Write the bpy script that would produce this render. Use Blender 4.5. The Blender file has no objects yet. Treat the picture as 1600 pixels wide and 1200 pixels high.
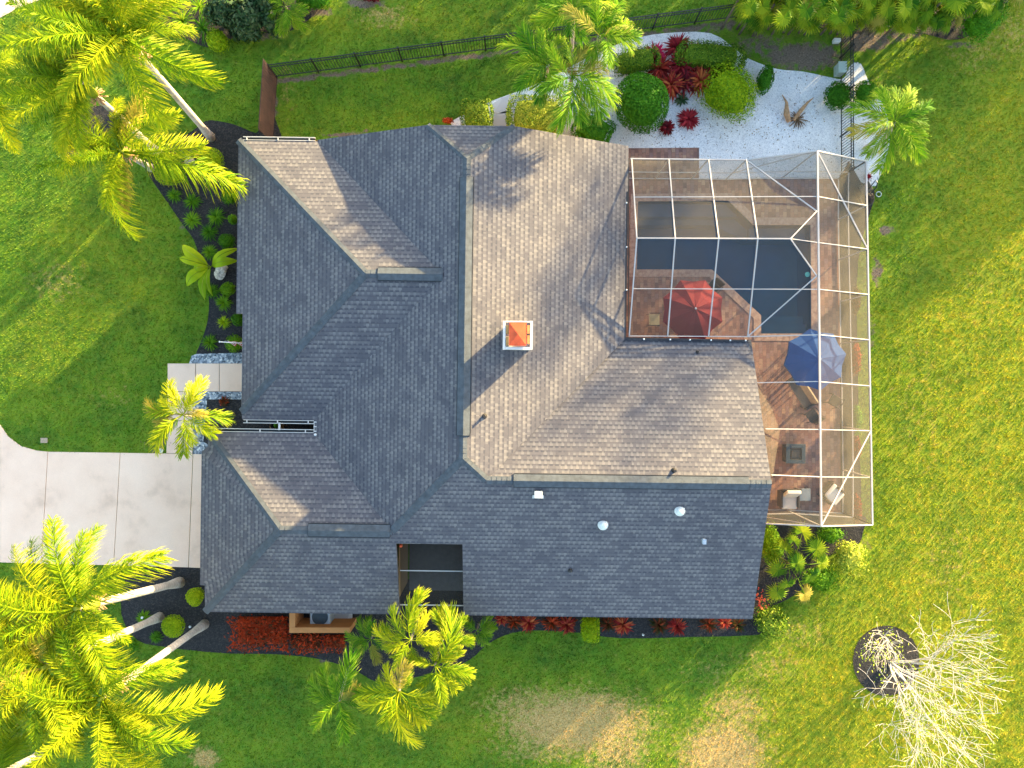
import bpy, bmesh, math, random
import numpy as np
from mathutils import Vector, Matrix
R = math.radians
rnd = random.Random(7)
nr = np.random.RandomState(5)
scn = bpy.context.scene
COL = scn.collection

# ---------------------------------------------------------------- camera, sky, sun, exposure
CH = 30.86                    # drone height above the lawn
FPX = 1111.0                  # focal length in photo pixels (1600 wide)
cam_d = bpy.data.cameras.new('camera')
cam = bpy.data.objects.new('camera', cam_d); COL.objects.link(cam)
cam_d.lens = FPX / 1600 * 36; cam_d.sensor_width = 36
cam_d.clip_start = 0.5; cam_d.clip_end = 2000
cam.location = (0, 0, CH)
scn.camera = cam

SUN_EL, SUN_AZ = 9.6, 43.0   # elevation; azimuth counter-clockwise from +X
w = bpy.data.worlds.new("World"); scn.world = w; w.use_nodes = True
nt = w.node_tree
bg = nt.nodes['Background']
sky = nt.nodes.new('ShaderNodeTexSky'); sky.sky_type = 'NISHITA'; sky.sun_disc = False
sky.sun_elevation = R(SUN_EL); sky.sun_rotation = R(90 - SUN_AZ)
sky.air_density = 1.0; sky.dust_density = 1.2; sky.ozone_density = 1.0
nt.links.new(sky.outputs[0], bg.inputs[0]); bg.inputs[1].default_value = 0.15
sl = bpy.data.lights.new('sun', 'SUN'); sl.energy = 4.6; sl.angle = R(0.9); sl.color = (1.0, 0.755, 0.37)
so = bpy.data.objects.new('sun', sl); COL.objects.link(so)
sd = Vector((math.cos(R(SUN_AZ)) * math.cos(R(SUN_EL)), math.sin(R(SUN_AZ)) * math.cos(R(SUN_EL)), math.sin(R(SUN_EL))))
so.rotation_euler = sd.to_track_quat('Z', 'Y').to_euler()
so.location = sd * 60
scn.view_settings.view_transform = 'Standard'
scn.view_settings.look = 'None'
scn.view_settings.exposure = 2.52
scn.view_settings.gamma = 1
scn.render.engine = 'CYCLES'
scn.cycles.transparent_max_bounces = 24
scn.cycles.max_bounces = 8

# ---------------------------------------------------------------- helpers
def P(px, py, z=0.0):
    s = (CH - z) / FPX
    return Vector(((px - 800) * s, (600 - py) * s, z))
TH = R(-0.75)
def HU(u, v, z=0.0):          # house frame (turned 0.75 degrees)
    c, s = math.cos(TH), math.sin(TH)
    return Vector((c * u - s * v, s * u + c * v, z))

def tag(o, label=None, cat=None, group=None, kind=None):
    if label: o['label'] = label
    if cat: o['category'] = cat
    if group: o['group'] = group
    if kind: o['kind'] = kind
    return o
def empty(name, loc, label, cat, group=None, rz=0):
    o = bpy.data.objects.new(name, None); COL.objects.link(o)
    o.location = loc; o.rotation_euler = (0, 0, rz); o.empty_display_size = 0.2
    return tag(o, label, cat, group)
def link(name, me, mat=None, parent=None, keep=True):
    o = bpy.data.objects.new(name, me); COL.objects.link(o)
    if mat is not None:
        for m in (mat if isinstance(mat, (list, tuple)) else [mat]): me.materials.append(m)
    if parent is not None:
        o.parent = parent
        if keep:              # verts are in world space: undo the parents' transform
            M = Matrix.Identity(4); p = parent
            while p is not None:
                M = p.matrix_basis.copy() @ M if False else (Matrix.Translation(p.location) @ p.rotation_euler.to_matrix().to_4x4() @ Matrix.Diagonal((*p.scale, 1))) @ M
                p = p.parent
            me.transform(M.inverted())
    return o

class MB:
    """collects polygons; build() links them as one mesh object"""
    def __init__(s): s.v = []; s.f = []; s.uv = []; s.mi = []; s.smooth = False
    def face(s, pts, uv=None, mi=0):
        n = len(s.v); s.v += [tuple(p) for p in pts]; s.f.append(list(range(n, n + len(pts))))
        s.uv.append(uv if uv else [(0, 0)] * len(pts)); s.mi.append(mi)
    def grid(s, verts, faces, mi=0):
        n = len(s.v); s.v += [tuple(p) for p in verts]
        for f in faces:
            s.f.append([i + n for i in f]); s.uv.append([(0, 0)] * len(f)); s.mi.append(mi)
    def box(s, c, size, rz=0, mi=0, tilt=None):
        hx, hy, hz = size[0] / 2, size[1] / 2, size[2] / 2
        M = Matrix.Rotation(rz, 4, 'Z')
        if tilt is not None: M = M @ Matrix.Rotation(tilt, 4, 'X')
        vs = [Vector(c) + (M @ Vector((x * hx, y * hy, z * hz))) for x, y, z in
              ((-1, -1, -1), (1, -1, -1), (1, 1, -1), (-1, 1, -1), (-1, -1, 1), (1, -1, 1), (1, 1, 1), (-1, 1, 1))]
        s.grid(vs, [(0, 3, 2, 1), (4, 5, 6, 7), (0, 1, 5, 4), (1, 2, 6, 5), (2, 3, 7, 6), (3, 0, 4, 7)], mi)
    def rbox(s, c, size, rz=0, b=0.02, mi=0, tilt=0.0, rx_off=None):
        bm = bmesh.new(); bmesh.ops.create_cube(bm, size=1)
        for v in bm.verts: v.co = Vector((v.co.x * size[0], v.co.y * size[1], v.co.z * size[2]))
        bmesh.ops.bevel(bm, geom=bm.edges[:], offset=b, segments=3, profile=0.6, affect='EDGES')
        M = Matrix.Translation(Vector(c)) @ Matrix.Rotation(rz, 4, 'Z') @ Matrix.Rotation(tilt, 4, 'X')
        bm.verts.ensure_lookup_table()
        s.grid([M @ v.co for v in bm.verts], [[v.index for v in f.verts] for f in bm.faces], mi); bm.free()
    def bar(s, a, b, w_=0.06, h=None, mi=0):
        a = Vector(a); b = Vector(b); d = (b - a)
        if d.length < 1e-6: return
        d.normalize(); h = h or w_
        up = Vector((0, 0, 1))
        if abs(d.z) > 0.98: up = Vector((0, 1, 0))
        sx = d.cross(up).normalized(); sz = sx.cross(d).normalized()
        vs = []
        for p in (a, b):
            for i, j in ((-1, -1), (1, -1), (1, 1), (-1, 1)):
                vs.append(p + sx * (i * w_ / 2) + sz * (j * h / 2))
        s.grid(vs, [(0, 1, 2, 3), (7, 6, 5, 4), (0, 4, 5, 1), (1, 5, 6, 2), (2, 6, 7, 3), (3, 7, 4, 0)], mi)
    def tube(s, pts, rad, n=8, cap=True, mi=0):
        pts = [Vector(p) for p in pts]; rings = []
        ref = None
        for i, p in enumerate(pts):
            d = (pts[min(i + 1, len(pts) - 1)] - pts[max(i - 1, 0)]).normalized()
            if ref is None:
                ref = Vector((1, 0, 0)) if abs(d.x) < 0.8 else Vector((0, 1, 0))
            a = d.cross(ref).normalized(); ref2 = a.cross(d).normalized(); ref = ref2
            r = rad[i] if isinstance(rad, (list, tuple)) else rad
            rings.append([p + a * (math.cos(2 * math.pi * k / n) * r) + ref2 * (math.sin(2 * math.pi * k / n) * r) for k in range(n)])
        vs = [v for rg in rings for v in rg]; fs = []
        for i in range(len(pts) - 1):
            for k in range(n):
                k2 = (k + 1) % n
                fs.append((i * n + k, (i + 1) * n + k, (i + 1) * n + k2, i * n + k2))
        if cap:
            fs.append(tuple(range(n))); fs.append(tuple(reversed(range((len(pts) - 1) * n, len(pts) * n))))
        s.grid(vs, fs, mi)
    def lathe(s, c, prof, n=16, mi=0):
        c = Vector(c); vs = []
        for r, z in prof:
            for k in range(n):
                a = 2 * math.pi * k / n; vs.append(c + Vector((math.cos(a) * r, math.sin(a) * r, z)))
        fs = []
        for i in range(len(prof) - 1):
            for k in range(n):
                k2 = (k + 1) % n; fs.append((i * n + k, i * n + k2, (i + 1) * n + k2, (i + 1) * n + k))
        fs.append(tuple(range((len(prof) - 1) * n, len(prof) * n)))
        s.grid(vs, fs, mi)
    def build(s, name, mat=None, parent=None, smooth=False, keep=True):
        me = bpy.data.meshes.new(name); me.from_pydata(s.v, [], s.f)
        if any(any(c != (0, 0) for c in u) for u in s.uv):
            l = me.uv_layers.new(name='UVMap'); k = 0
            for u in s.uv:
                for c in u: l.data[k].uv = c; k += 1
        o = link(name, me, mat, parent, keep)
        if any(s.mi): me.polygons.foreach_set('material_index', s.mi)
        if smooth: me.polygons.foreach_set('use_smooth', [True] * len(me.polygons))
        me.update(); return o

def sheet(name, pts, z, mat, label, cat, thick=0.0, holes=(), parent=None, kind='structure'):
    """flat polygon (with optional holes), as a thin slab"""
    bm = bmesh.new(); loops = []
    for loop in [pts] + list(holes):
        vs = [bm.verts.new((p[0], p[1], z)) for p in loop]; loops.append(vs)
        for i in range(len(vs)): bm.edges.new((vs[i], vs[(i + 1) % len(vs)]))
    bmesh.ops.triangle_fill(bm, use_beauty=True, use_dissolve=False, edges=bm.edges[:])
    bmesh.ops.recalc_face_normals(bm, faces=bm.faces[:])
    if bm.faces and sum(f.normal.z for f in bm.faces) < 0: bmesh.ops.reverse_faces(bm, faces=bm.faces[:])
    if thick > 0:
        for vs in loops:
            low = [bm.verts.new((v.co.x, v.co.y, z - thick)) for v in vs]
            for i in range(len(vs)):
                j = (i + 1) % len(vs)
                try: bm.faces.new((vs[i], low[i], low[j], vs[j]))
                except ValueError: pass
    me = bpy.data.meshes.new(name); bm.to_mesh(me); bm.free()
    o = link(name, me, mat, parent)
    if parent is None: tag(o, label, cat, kind=kind)
    return o
def px_poly(l, z=0.0): return [P(a, b, z) for a, b in l]
def smooth_poly(l, n=4):      # closed catmull-rom through pixel points
    out = []; N = len(l)
    for i in range(N):
        p0, p1, p2, p3 = [Vector(l[(i + k) % N]) for k in (-1, 0, 1, 2)]
        for k in range(n):
            t = k / n
            out.append(tuple(0.5 * ((2 * p1) + (-p0 + p2) * t + (2 * p0 - 5 * p1 + 4 * p2 - p3) * t * t + (-p0 + 3 * p1 - 3 * p2 + p3) * t ** 3)))
    return out
def inside(X, Y, poly):
    r = np.zeros(X.shape, bool); n = len(poly)
    for i in range(n):
        x1, y1 = poly[i][0], poly[i][1]; x2, y2 = poly[(i + 1) % n][0], poly[(i + 1) % n][1]
        if y1 == y2: continue
        c = ((y1 > Y) != (y2 > Y)) & (X < (x2 - x1) * (Y - y1) / (y2 - y1) + x1)
        r ^= c
    return r

# ---------------------------------------------------------------- materials
class NM:
    def __init__(s, name):
        s.m = bpy.data.materials.new(name); s.m.use_nodes = True
        s.t = s.m.node_tree; s.b = s.t.nodes['Principled BSDF']; s.out = s.t.nodes['Material Output']
    def n(s, typ, ins=None, **kw):
        nd = s.t.nodes.new('ShaderNode' + typ)
        for k, v in kw.items(): setattr(nd, k, v)
        if ins:
            for k, v in ins.items():
                if hasattr(v, 'links') or isinstance(v, bpy.types.NodeSocket): s.t.links.new(v, nd.inputs[k])
                else: nd.inputs[k].default_value = v
        return nd
    def l(s, a, b): s.t.links.new(a, b)
    def noise(s, vec, scale, detail=3, rough=0.55):
        return s.n('TexNoise', {'Vector': vec, 'Scale': scale, 'Detail': detail, 'Roughness': rough}).outputs['Fac']
    def ramp(s, fac, stops, interp='LINEAR'):
        r = s.n('ValToRGB', {'Fac': fac}); cr = r.color_ramp; cr.interpolation = interp
        while len(cr.elements) < len(stops): cr.elements.new(0.5)
        for e, (p, c) in zip(cr.elements, stops):
            e.position = p; e.color = (c[0], c[1], c[2], 1) if hasattr(c, '__len__') else (c, c, c, 1)
        return r.outputs['Color']
    def mix(s, fac, a, b, mode='MIX'):
        nd = s.n('Mix', data_type='RGBA', blend_type=mode)
        for sock, v in ((nd.inputs[0], fac), (nd.inputs[6], a), (nd.inputs[7], b)):
            if isinstance(v, bpy.types.NodeSocket): s.l(v, sock)
            elif hasattr(v, '__len__'): sock.default_value = (v[0], v[1], v[2], 1)
            else: sock.default_value = v
        return nd.outputs[2]
    def math(s, op, a, b=0.0):
        nd = s.n('Math', operation=op)
        for i, v in enumerate((a, b)):
            if isinstance(v, bpy.types.NodeSocket): s.l(v, nd.inputs[i])
            else: nd.inputs[i].default_value = v
        return nd.outputs[0]
    def bump(s, h, strength=0.4, dist=0.02):
        b = s.n('Bump', {'Height': h, 'Strength': strength, 'Distance': dist}); s.l(b.outputs[0], s.b.inputs['Normal'])
    def color(s, c):
        if isinstance(c, bpy.types.NodeSocket): s.l(c, s.b.inputs['Base Color'])
        else: s.b.inputs['Base Color'].default_value = (*c, 1)
    def rough(s, r): s.b.inputs['Roughness'].default_value = r
    def obj(s): return s.n('TexCoord').outputs['Object']

def plain(name, c, rough=0.6, metal=0.0, var=0.12, scale=6.0, bump=0.0):
    m = NM(name); o = m.obj(); f = m.noise(o, scale, 4)
    lo = tuple(x * (1 - var) for x in c); hi = tuple(min(1, x * (1 + var)) for x in c)
    m.color(m.ramp(f, [(0.3, lo), (0.7, hi)])); m.rough(rough); m.b.inputs['Metallic'].default_value = metal
    if bump: m.bump(m.noise(o, scale * 8, 4), bump, 0.01)
    return m.m

def shingle_mat():
    m = NM('shingles')
    uv = m.n('TexCoord').outputs['UV']
    RH, BW = 0.172, 0.215
    def brick(wd, rh, off, mort, seed):
        mp = m.n('Mapping', {'Vector': uv, 'Location': (seed, 0, 0)})
        return m.n('TexBrick', {'Vector': mp.outputs[0], 'Color1': (0, 0, 0, 1), 'Color2': (1, 1, 1, 1), 'Mortar': (0, 0, 0, 1), 'Scale': 1.0,
                   'Mortar Size': mort, 'Mortar Smooth': 0.0, 'Bias': 0.0, 'Brick Width': wd, 'Row Height': rh}, offset=off, offset_frequency=2)
    a = brick(BW, RH, 0.5, 0.0, 0.0)
    b = brick(0.47, RH, 0.37, 0.0, 3.1)
    t = m.mix(0.45, a.outputs['Color'], b.outputs['Color'])
    sep = m.n('SeparateXYZ', {'Vector': uv})
    row = m.math('DIVIDE', sep.outputs['Y'], RH)
    fr = m.math('FRACT', row)
    half = m.math('MULTIPLY', m.math('FRACT', m.math('MULTIPLY', m.math('FLOOR', row), 0.5)), 1.0)
    fx = m.math('FRACT', m.math('ADD', m.math('DIVIDE', sep.outputs['X'], BW), half))
    dash = m.math('MULTIPLY', m.math('LESS_THAN', fr, 0.42), m.math('GREATER_THAN', fx, 0.36))
    dash = m.math('MULTIPLY', dash, m.ramp(a.outputs['Color'], [(0.15, 0.15), (0.55, 1.0)]))
    lite = m.math('MULTIPLY', m.math('GREATER_THAN', fr, 0.42), m.math('LESS_THAN', fx, 0.45))
    lite = m.math('MULTIPLY', lite, m.math('GREATER_THAN', b.outputs['Color'], 0.45))
    n1 = m.noise(uv, 0.9, 3); n2 = m.noise(uv, 40, 2)
    col = m.ramp(t, [(0.15, (0.090, 0.086, 0.098)), (0.5, (0.116, 0.110, 0.120)), (0.85, (0.150, 0.140, 0.142))])
    col = m.mix(m.math('MULTIPLY', dash, 0.60), col, (0.034, 0.036, 0.054))
    col = m.mix(m.math('MULTIPLY', m.math('LESS_THAN', fr, 0.14), 0.42), col, (0.030, 0.032, 0.048))
    col = m.mix(m.math('MULTIPLY', lite, 0.26), col, (0.28, 0.265, 0.25))
    col = m.mix(0.30, col, m.ramp(n1, [(0.3, (0.72, 0.72, 0.76)), (0.7, (1.2, 1.18, 1.14))]), 'MULTIPLY')
    col = m.mix(0.45, col, m.ramp(n2, [(0.3, 0.75), (0.7, 1.25)]), 'MULTIPLY')
    stv = m.n('Mapping', {'Vector': uv, 'Scale': (2.2, 0.16, 1)})
    st = m.noise(stv.outputs[0], 1.0, 4, 0.6)
    col = m.mix(0.42, col, m.ramp(st, [(0.32, (0.76, 0.78, 0.80)), (0.5, 1.0), (0.72, (1.16, 1.13, 1.08))]), 'MULTIPLY')
    m.color(col); m.rough(0.93)
    h = m.math('SUBTRACT', m.math('MULTIPLY', n2, 0.3), m.math('MULTIPLY', fr, 0.45))
    h = m.math('SUBTRACT', h, m.math('MULTIPLY', dash, 0.35))
    m.bump(h, 0.3, 0.010)
    return m.m
M_SH = shingle_mat()
M_CAP = plain('ridge_cap_shingle', (0.075, 0.086, 0.098), 0.93, var=0.25, scale=5, bump=0.3)
M_FLASH = plain('white_metal', (0.62, 0.59, 0.54), 0.45, var=0.05)
M_FASCIA = plain('bronze_fascia', (0.10, 0.085, 0.075), 0.5, var=0.1)
M_STUCCO = plain('tan_stucco', (0.42, 0.27, 0.15), 0.9, var=0.08, scale=3, bump=0.3)
M_TERRA = plain('terracotta_stucco', (0.52, 0.22, 0.07), 0.9, var=0.08, scale=3, bump=0.3)
M_FRAME = plain('cream_aluminium', (0.50, 0.455, 0.42), 0.4, var=0.04)
M_BRONZE = plain('dark_bronze_metal', (0.035, 0.032, 0.030), 0.4, var=0.1)
M_BLACK = plain('black_metal', (0.012, 0.014, 0.015), 0.4, var=0.1)
M_PALE = plain('pale_plastic', (0.70, 0.72, 0.70), 0.4, var=0.04)
M_RED = plain('crimson_canvas', (0.175, 0.001, 0.007), 0.85, var=0.06, scale=4)
M_BLUE = plain('blue_canvas', (0.001, 0.058, 0.24), 0.85, var=0.06, scale=4)
M_CUSH = plain('cream_cushion', (0.66, 0.61, 0.55), 0.9, var=0.04, scale=5, bump=0.15)
M_TAUPE = plain('taupe_cover', (0.20, 0.165, 0.13), 0.85, var=0.15, scale=4)
M_WICK = plain('brown_wicker', (0.055, 0.040, 0.032), 0.7, var=0.3, scale=30, bump=0.5)
M_SLATE = plain('slate_metal', (0.035, 0.055, 0.072), 0.45, var=0.1)
M_RUST = plain('rust_orange', (0.62, 0.085, 0.022), 0.75, var=0.25, scale=5)
M_STONE = plain('boulder', (0.45, 0.36, 0.28), 0.9, var=0.2, scale=3, bump=0.5)
M_AC = plain('pale_blue_grey_metal', (0.42, 0.47, 0.52), 0.5, var=0.06)
M_BARK = plain('palm_bark', (0.36, 0.31, 0.25), 0.9, var=0.25, scale=3, bump=0.4)
M_WHITEBARK = plain('white_bark', (0.54, 0.50, 0.46), 0.85, var=0.15, scale=4, bump=0.2)
M_HUSK = plain('dry_husk', (0.42, 0.24, 0.12), 0.9, var=0.35, scale=12, bump=0.4)
M_SOIL = plain('dark_tree_bark', (0.12, 0.09, 0.06), 0.9, var=0.3, scale=5)

def royal_trunk_mat():
    m = NM('ringed_palm_trunk'); o = m.obj()
    sp = m.n('SeparateXYZ', {'Vector': o})
    nz = m.noise(o, 2.0, 3)
    wv = m.math('FRACT', m.math('MULTIPLY', m.math('ADD', sp.outputs['Z'], m.math('MULTIPLY', nz, 0.05)), 6.0))
    ring = m.math('LESS_THAN', wv, 0.14)
    c = m.ramp(m.noise(o, 5, 4), [(0.3, (0.40, 0.33, 0.28)), (0.7, (0.60, 0.52, 0.46))])
    m.color(m.mix(m.math('MULTIPLY', ring, 0.45), c, (0.22, 0.18, 0.15))); m.rough(0.9)
    m.bump(wv, 0.2, 0.02); return m.m
M_ROYAL = royal_trunk_mat()

def leaf_mat(name, dark, mid, light, transl=0.35, tipc=None, rough=0.55):
    m = NM(name); g = m.n('NewGeometry'); oi = m.n('ObjectInfo')
    r = m.math('ADD', m.math('MULTIPLY', g.outputs['Random Per Island'], 0.55), m.math('MULTIPLY', oi.outputs['Random'], 0.45))
    c = m.ramp(r, [(0.08, dark), (0.45, mid), (0.88, light)])
    if tipc is not None:
        at = m.n('TexCoord').outputs['UV']; sx = m.n('SeparateXYZ', {'Vector': at})
        f = m.ramp(sx.outputs['X'], [(0.72, 0.0), (1.0, 1.0)])
        c = m.mix(m.math('MULTIPLY', f, 0.5), c, tipc)
        c = m.mix(m.math('MULTIPLY', m.math('GREATER_THAN', oi.outputs['Random'], 0.93), 0.6), c, (0.36, 0.24, 0.07))
    m.color(c); m.rough(rough); m.b.inputs['Specular IOR Level'].default_value = 0.12
    tr = m.n('BsdfTranslucent', {'Color': c}); mx = m.n('MixShader', {0: transl, 1: m.b.outputs[0], 2: tr.outputs[0]})
    m.l(mx.outputs[0], m.out.inputs[0]); return m.m
L_ROYAL = leaf_mat('royal_frond_leaf', (0.06, 0.17, 0.004), (0.24, 0.36, 0.005), (0.50, 0.49, 0.010), 0.42, (0.66, 0.50, 0.03))
L_PALMY = leaf_mat('yellow_palm_leaf', (0.05, 0.17, 0.005), (0.27, 0.37, 0.006), (0.54, 0.52, 0.012), 0.38, (0.70, 0.58, 0.08))
L_PALMG = leaf_mat('green_palm_leaf', (0.02, 0.12, 0.005), (0.12, 0.29, 0.008), (0.38, 0.48, 0.02), 0.35, (0.60, 0.52, 0.10))
L_FAN = leaf_mat('fan_palm_leaf', (0.03, 0.12, 0.006), (0.13, 0.25, 0.008), (0.34, 0.40, 0.015), 0.35, (0.42, 0.36, 0.06))
L_GREEN = leaf_mat('clipped_green_leaf', (0.025, 0.11, 0.006), (0.06, 0.22, 0.01), (0.13, 0.34, 0.015), 0.3)
L_YG = leaf_mat('yellow_green_leaf', (0.015, 0.07, 0.006), (0.13, 0.24, 0.010), (0.62, 0.62, 0.08), 0.25)
L_LIME = leaf_mat('lime_leaf', (0.07, 0.20, 0.004), (0.28, 0.42, 0.006), (0.58, 0.62, 0.015), 0.3)
L_DARK = leaf_mat('dark_glossy_leaf', (0.012, 0.04, 0.014), (0.03, 0.075, 0.025), (0.10, 0.14, 0.06), 0.15, rough=0.3)
L_TUFT = leaf_mat('tuft_leaf', (0.03, 0.12, 0.006), (0.09, 0.24, 0.008), (0.22, 0.38, 0.012), 0.3)
L_CROT = leaf_mat('croton_leaf', (0.10, 0.012, 0.012), (0.34, 0.022, 0.018), (0.62, 0.18, 0.05), 0.3)
L_WINE = leaf_mat('wine_red_leaf', (0.07, 0.010, 0.014), (0.24, 0.014, 0.022), (0.48, 0.04, 0.05), 0.3)
L_PINK = leaf_mat('pink_leaf', (0.28, 0.01, 0.05), (0.55, 0.02, 0.09), (0.75, 0.06, 0.14), 0.3)
L_BRCRO = leaf_mat('bronze_croton_leaf', (0.025, 0.040, 0.008), (0.10, 0.030, 0.010), (0.55, 0.055, 0.012), 0.3)
L_DRY = leaf_mat('dry_leaf', (0.12, 0.07, 0.04), (0.24, 0.15, 0.08), (0.36, 0.30, 0.12), 0.2)
L_TREE = leaf_mat('sparse_tree_leaf', (0.14, 0.24, 0.015), (0.32, 0.42, 0.03), (0.52, 0.60, 0.08), 0.4)
L_OFF = leaf_mat('tree_leaf', (0.03, 0.07, 0.01), (0.06, 0.12, 0.015), (0.10, 0.17, 0.02), 0.25)

def grass_nodes(name, blades):
    m = NM(name); o = m.n('TexCoord').outputs['Object']
    if blades:
        at = m.n('Attribute', attribute_name='patch')
    else:
        at = m.n('Attribute', attribute_name='patch')
    sp = m.n('SeparateColor', {'Color': at.outputs['Color']})
    dry, sun_yel, dirt = sp.outputs[0], sp.outputs[1], sp.outputs[2]
    n1 = m.noise(o, 0.55, 5, 0.6); n2 = m.noise(o, 3.2, 4, 0.65); n3 = m.noise(o, 16, 3, 0.7)
    base = m.ramp(n1, [(0.32, (0.028, 0.125, 0.002)), (0.5, (0.080, 0.215, 0.003)), (0.7, (0.165, 0.285, 0.005))])
    base = m.mix(m.math('MULTIPLY', m.ramp(n2, [(0.35, 0.0), (0.7, 1.0)]), 0.6), base, (0.155, 0.225, 0.012))
    yc = m.ramp(n2, [(0.3, (0.20, 0.28, 0.005)), (0.5, (0.35, 0.345, 0.006)), (0.72, (0.50, 0.36, 0.016))])
    yf = m.math('MULTIPLY', sun_yel, m.ramp(n1, [(0.25, 0.45), (0.6, 1.0)]))
    base = m.mix(yf, base, yc)  # sunlit yellow mixed into the grass colour
    df = m.math('MULTIPLY', dry, 1.0)
    n4 = m.noise(o, 7.0, 4, 0.75)
    d2 = m.ramp(m.math('ADD', m.math('ADD', m.math('MULTIPLY', df, 1.1), m.math('MULTIPLY', m.math('SUBTRACT', n2, 0.5), 1.3)), m.math('MULTIPLY', m.math('SUBTRACT', n4, 0.5), 1.6)), [(0.30, 0.0), (0.85, 0.92)])
    base = m.mix(d2, base, m.ramp(n3, [(0.3, (0.38, 0.25, 0.06)), (0.7, (0.66, 0.45, 0.19))]))
    r2 = m.ramp(m.math('ADD', dirt, m.math('MULTIPLY', m.math('SUBTRACT', n2, 0.5), 1.2)), [(0.4, 0.0), (0.62, 1.0)])
    base = m.mix(r2, base, m.ramp(n3, [(0.3, (0.10, 0.072, 0.05)), (0.7, (0.24, 0.185, 0.14))]))
    if blades:
        g = m.n('NewGeometry')
        base = m.mix(0.75, base, m.ramp(g.outputs['Random Per Island'], [(0.0, (0.35, 0.55, 0.5)), (0.55, (1.15, 1.15, 1.0)), (1.0, (1.8, 1.55, 1.3))]), 'MULTIPLY')
        m.color(base); m.rough(0.7)
        tr = m.n('BsdfTranslucent', {'Color': base}); mx = m.n('MixShader', {0: 0.4, 1: m.b.outputs[0], 2: tr.outputs[0]})
        m.l(mx.outputs[0], m.out.inputs[0])
    else:
        base = m.mix(0.6, base, m.ramp(n3, [(0.3, (0.6, 0.65, 0.6)), (0.7, (1.15, 1.1, 1.1))]), 'MULTIPLY')
        m.color(base); m.rough(0.95); m.bump(n3, 0.5, 0.03)
    return m.m
M_LAWN = grass_nodes('lawn', False); M_BLADE = grass_nodes('grass_blades', True)

def paver_mat():
    m = NM('clay_pavers'); o = m.obj()
    mp = m.n('Mapping', {'Vector': o, 'Rotation': (0, 0, R(89.3))})
    b = m.n('TexBrick', {'Vector': mp.outputs[0], 'Color1': (0, 0, 0, 1), 'Color2': (1, 1, 1, 1), 'Mortar': (0.5, 0.5, 0.5, 1), 'Scale': 1.0, 'Mortar Size': 0.008,
                         'Mortar Smooth': 0.2, 'Bias': 0.0, 'Brick Width': 0.24, 'Row Height': 0.16}, offset=0.5)
    c = m.ramp(b.outputs['Color'], [(0.0, (0.17, 0.095, 0.085)), (0.3, (0.27, 0.135, 0.105)), (0.55, (0.33, 0.18, 0.13)), (0.8, (0.25, 0.15, 0.14)), (1.0, (0.40, 0.25, 0.17))])
    n = m.noise(o, 1.3, 4)
    c = m.mix(0.6, c, m.ramp(n, [(0.3, (0.75, 0.72, 0.72)), (0.7, (1.2, 1.15, 1.1))]), 'MULTIPLY')
    c = m.mix(0.5, c, m.ramp(m.noise(o, 20, 3), [(0.3, 0.7), (0.7, 1.25)]), 'MULTIPLY')
    c = m.mix(m.math('MULTIPLY', b.outputs['Fac'], 0.6), c, (0.10, 0.075, 0.06))
    m.color(c); m.rough(0.85); m.bump(m.math('SUBTRACT', 1.0, b.outputs['Fac']), 0.4, 0.008); return m.m
M_PAVER = paver_mat()
def coping_mat():
    m = NM('pool_coping'); o = m.obj()
    c = m.ramp(m.noise(o, 7, 4), [(0.3, (0.30, 0.17, 0.13)), (0.7, (0.50, 0.34, 0.26))]); m.color(c); m.rough(0.8); return m.m
M_COPE = coping_mat()
def concrete_mat():
    m = NM('pale_concrete'); o = m.obj()
    c = m.ramp(m.noise(o, 0.7, 5, 0.6), [(0.28, (0.72, 0.49, 0.35)), (0.45, (0.88, 0.62, 0.455)), (0.7, (0.94, 0.68, 0.51))])
    c = m.mix(0.35, c, m.ramp(m.noise(o, 40, 3), [(0.3, 0.8), (0.7, 1.1)]), 'MULTIPLY')
    m.color(c); m.rough(0.85); m.bump(m.noise(o, 60, 3), 0.15, 0.005); return m.m
M_CONC = concrete_mat()
def gravel_mat(name, stops, scale, specks=0.0):
    m = NM(name); o = m.obj()
    v = m.n('TexVoronoi', {'Vector': o, 'Scale': scale, 'Randomness': 1.0})
    sp = m.n('SeparateColor', {'Color': v.outputs['Color']})
    c = m.ramp(sp.outputs[0], stops)
    if specks:
        v2 = m.n('TexVoronoi', {'Vector': o, 'Scale': 5.5, 'Randomness': 1.0})
        sp2 = m.n('SeparateColor', {'Color': v2.outputs['Color']})
        k = m.math('MULTIPLY', m.math('LESS_THAN', v2.outputs['Distance'], 0.16), m.math('LESS_THAN', sp2.outputs[0], m.math('MULTIPLY', m.ramp(m.noise(o, 0.45, 3), [(0.38, 0.12), (0.62, 1.0)]), specks)))
        c = m.mix(m.math('MULTIPLY', k, 0.8), c, (0.16, 0.12, 0.09))
    c = m.mix(0.6, c, m.ramp(m.noise(o, 1.0, 4), [(0.3, 0.82), (0.7, 1.08)]), 'MULTIPLY')
    m.color(c); m.rough(0.85); m.bump(v.outputs['Distance'], 0.6, 0.02); return m.m
M_GRAVEL = gravel_mat('white_marble_chips', [(0.0, (0.58, 0.58, 0.60)), (0.4, (0.74, 0.74, 0.75)), (1.0, (0.88, 0.87, 0.86))], 30, 0.75)
M_BLUEST = gravel_mat('blue_grey_river_stones', [(0.0, (0.06, 0.08, 0.10)), (0.45, (0.22, 0.26, 0.30)), (0.8, (0.42, 0.46, 0.50)), (1.0, (0.75, 0.74, 0.70))], 13)
M_MULCH = gravel_mat('black_mulch', [(0.0, (0.006, 0.006, 0.007)), (0.6, (0.016, 0.015, 0.016)), (1.0, (0.045, 0.038, 0.035))], 22)
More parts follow.
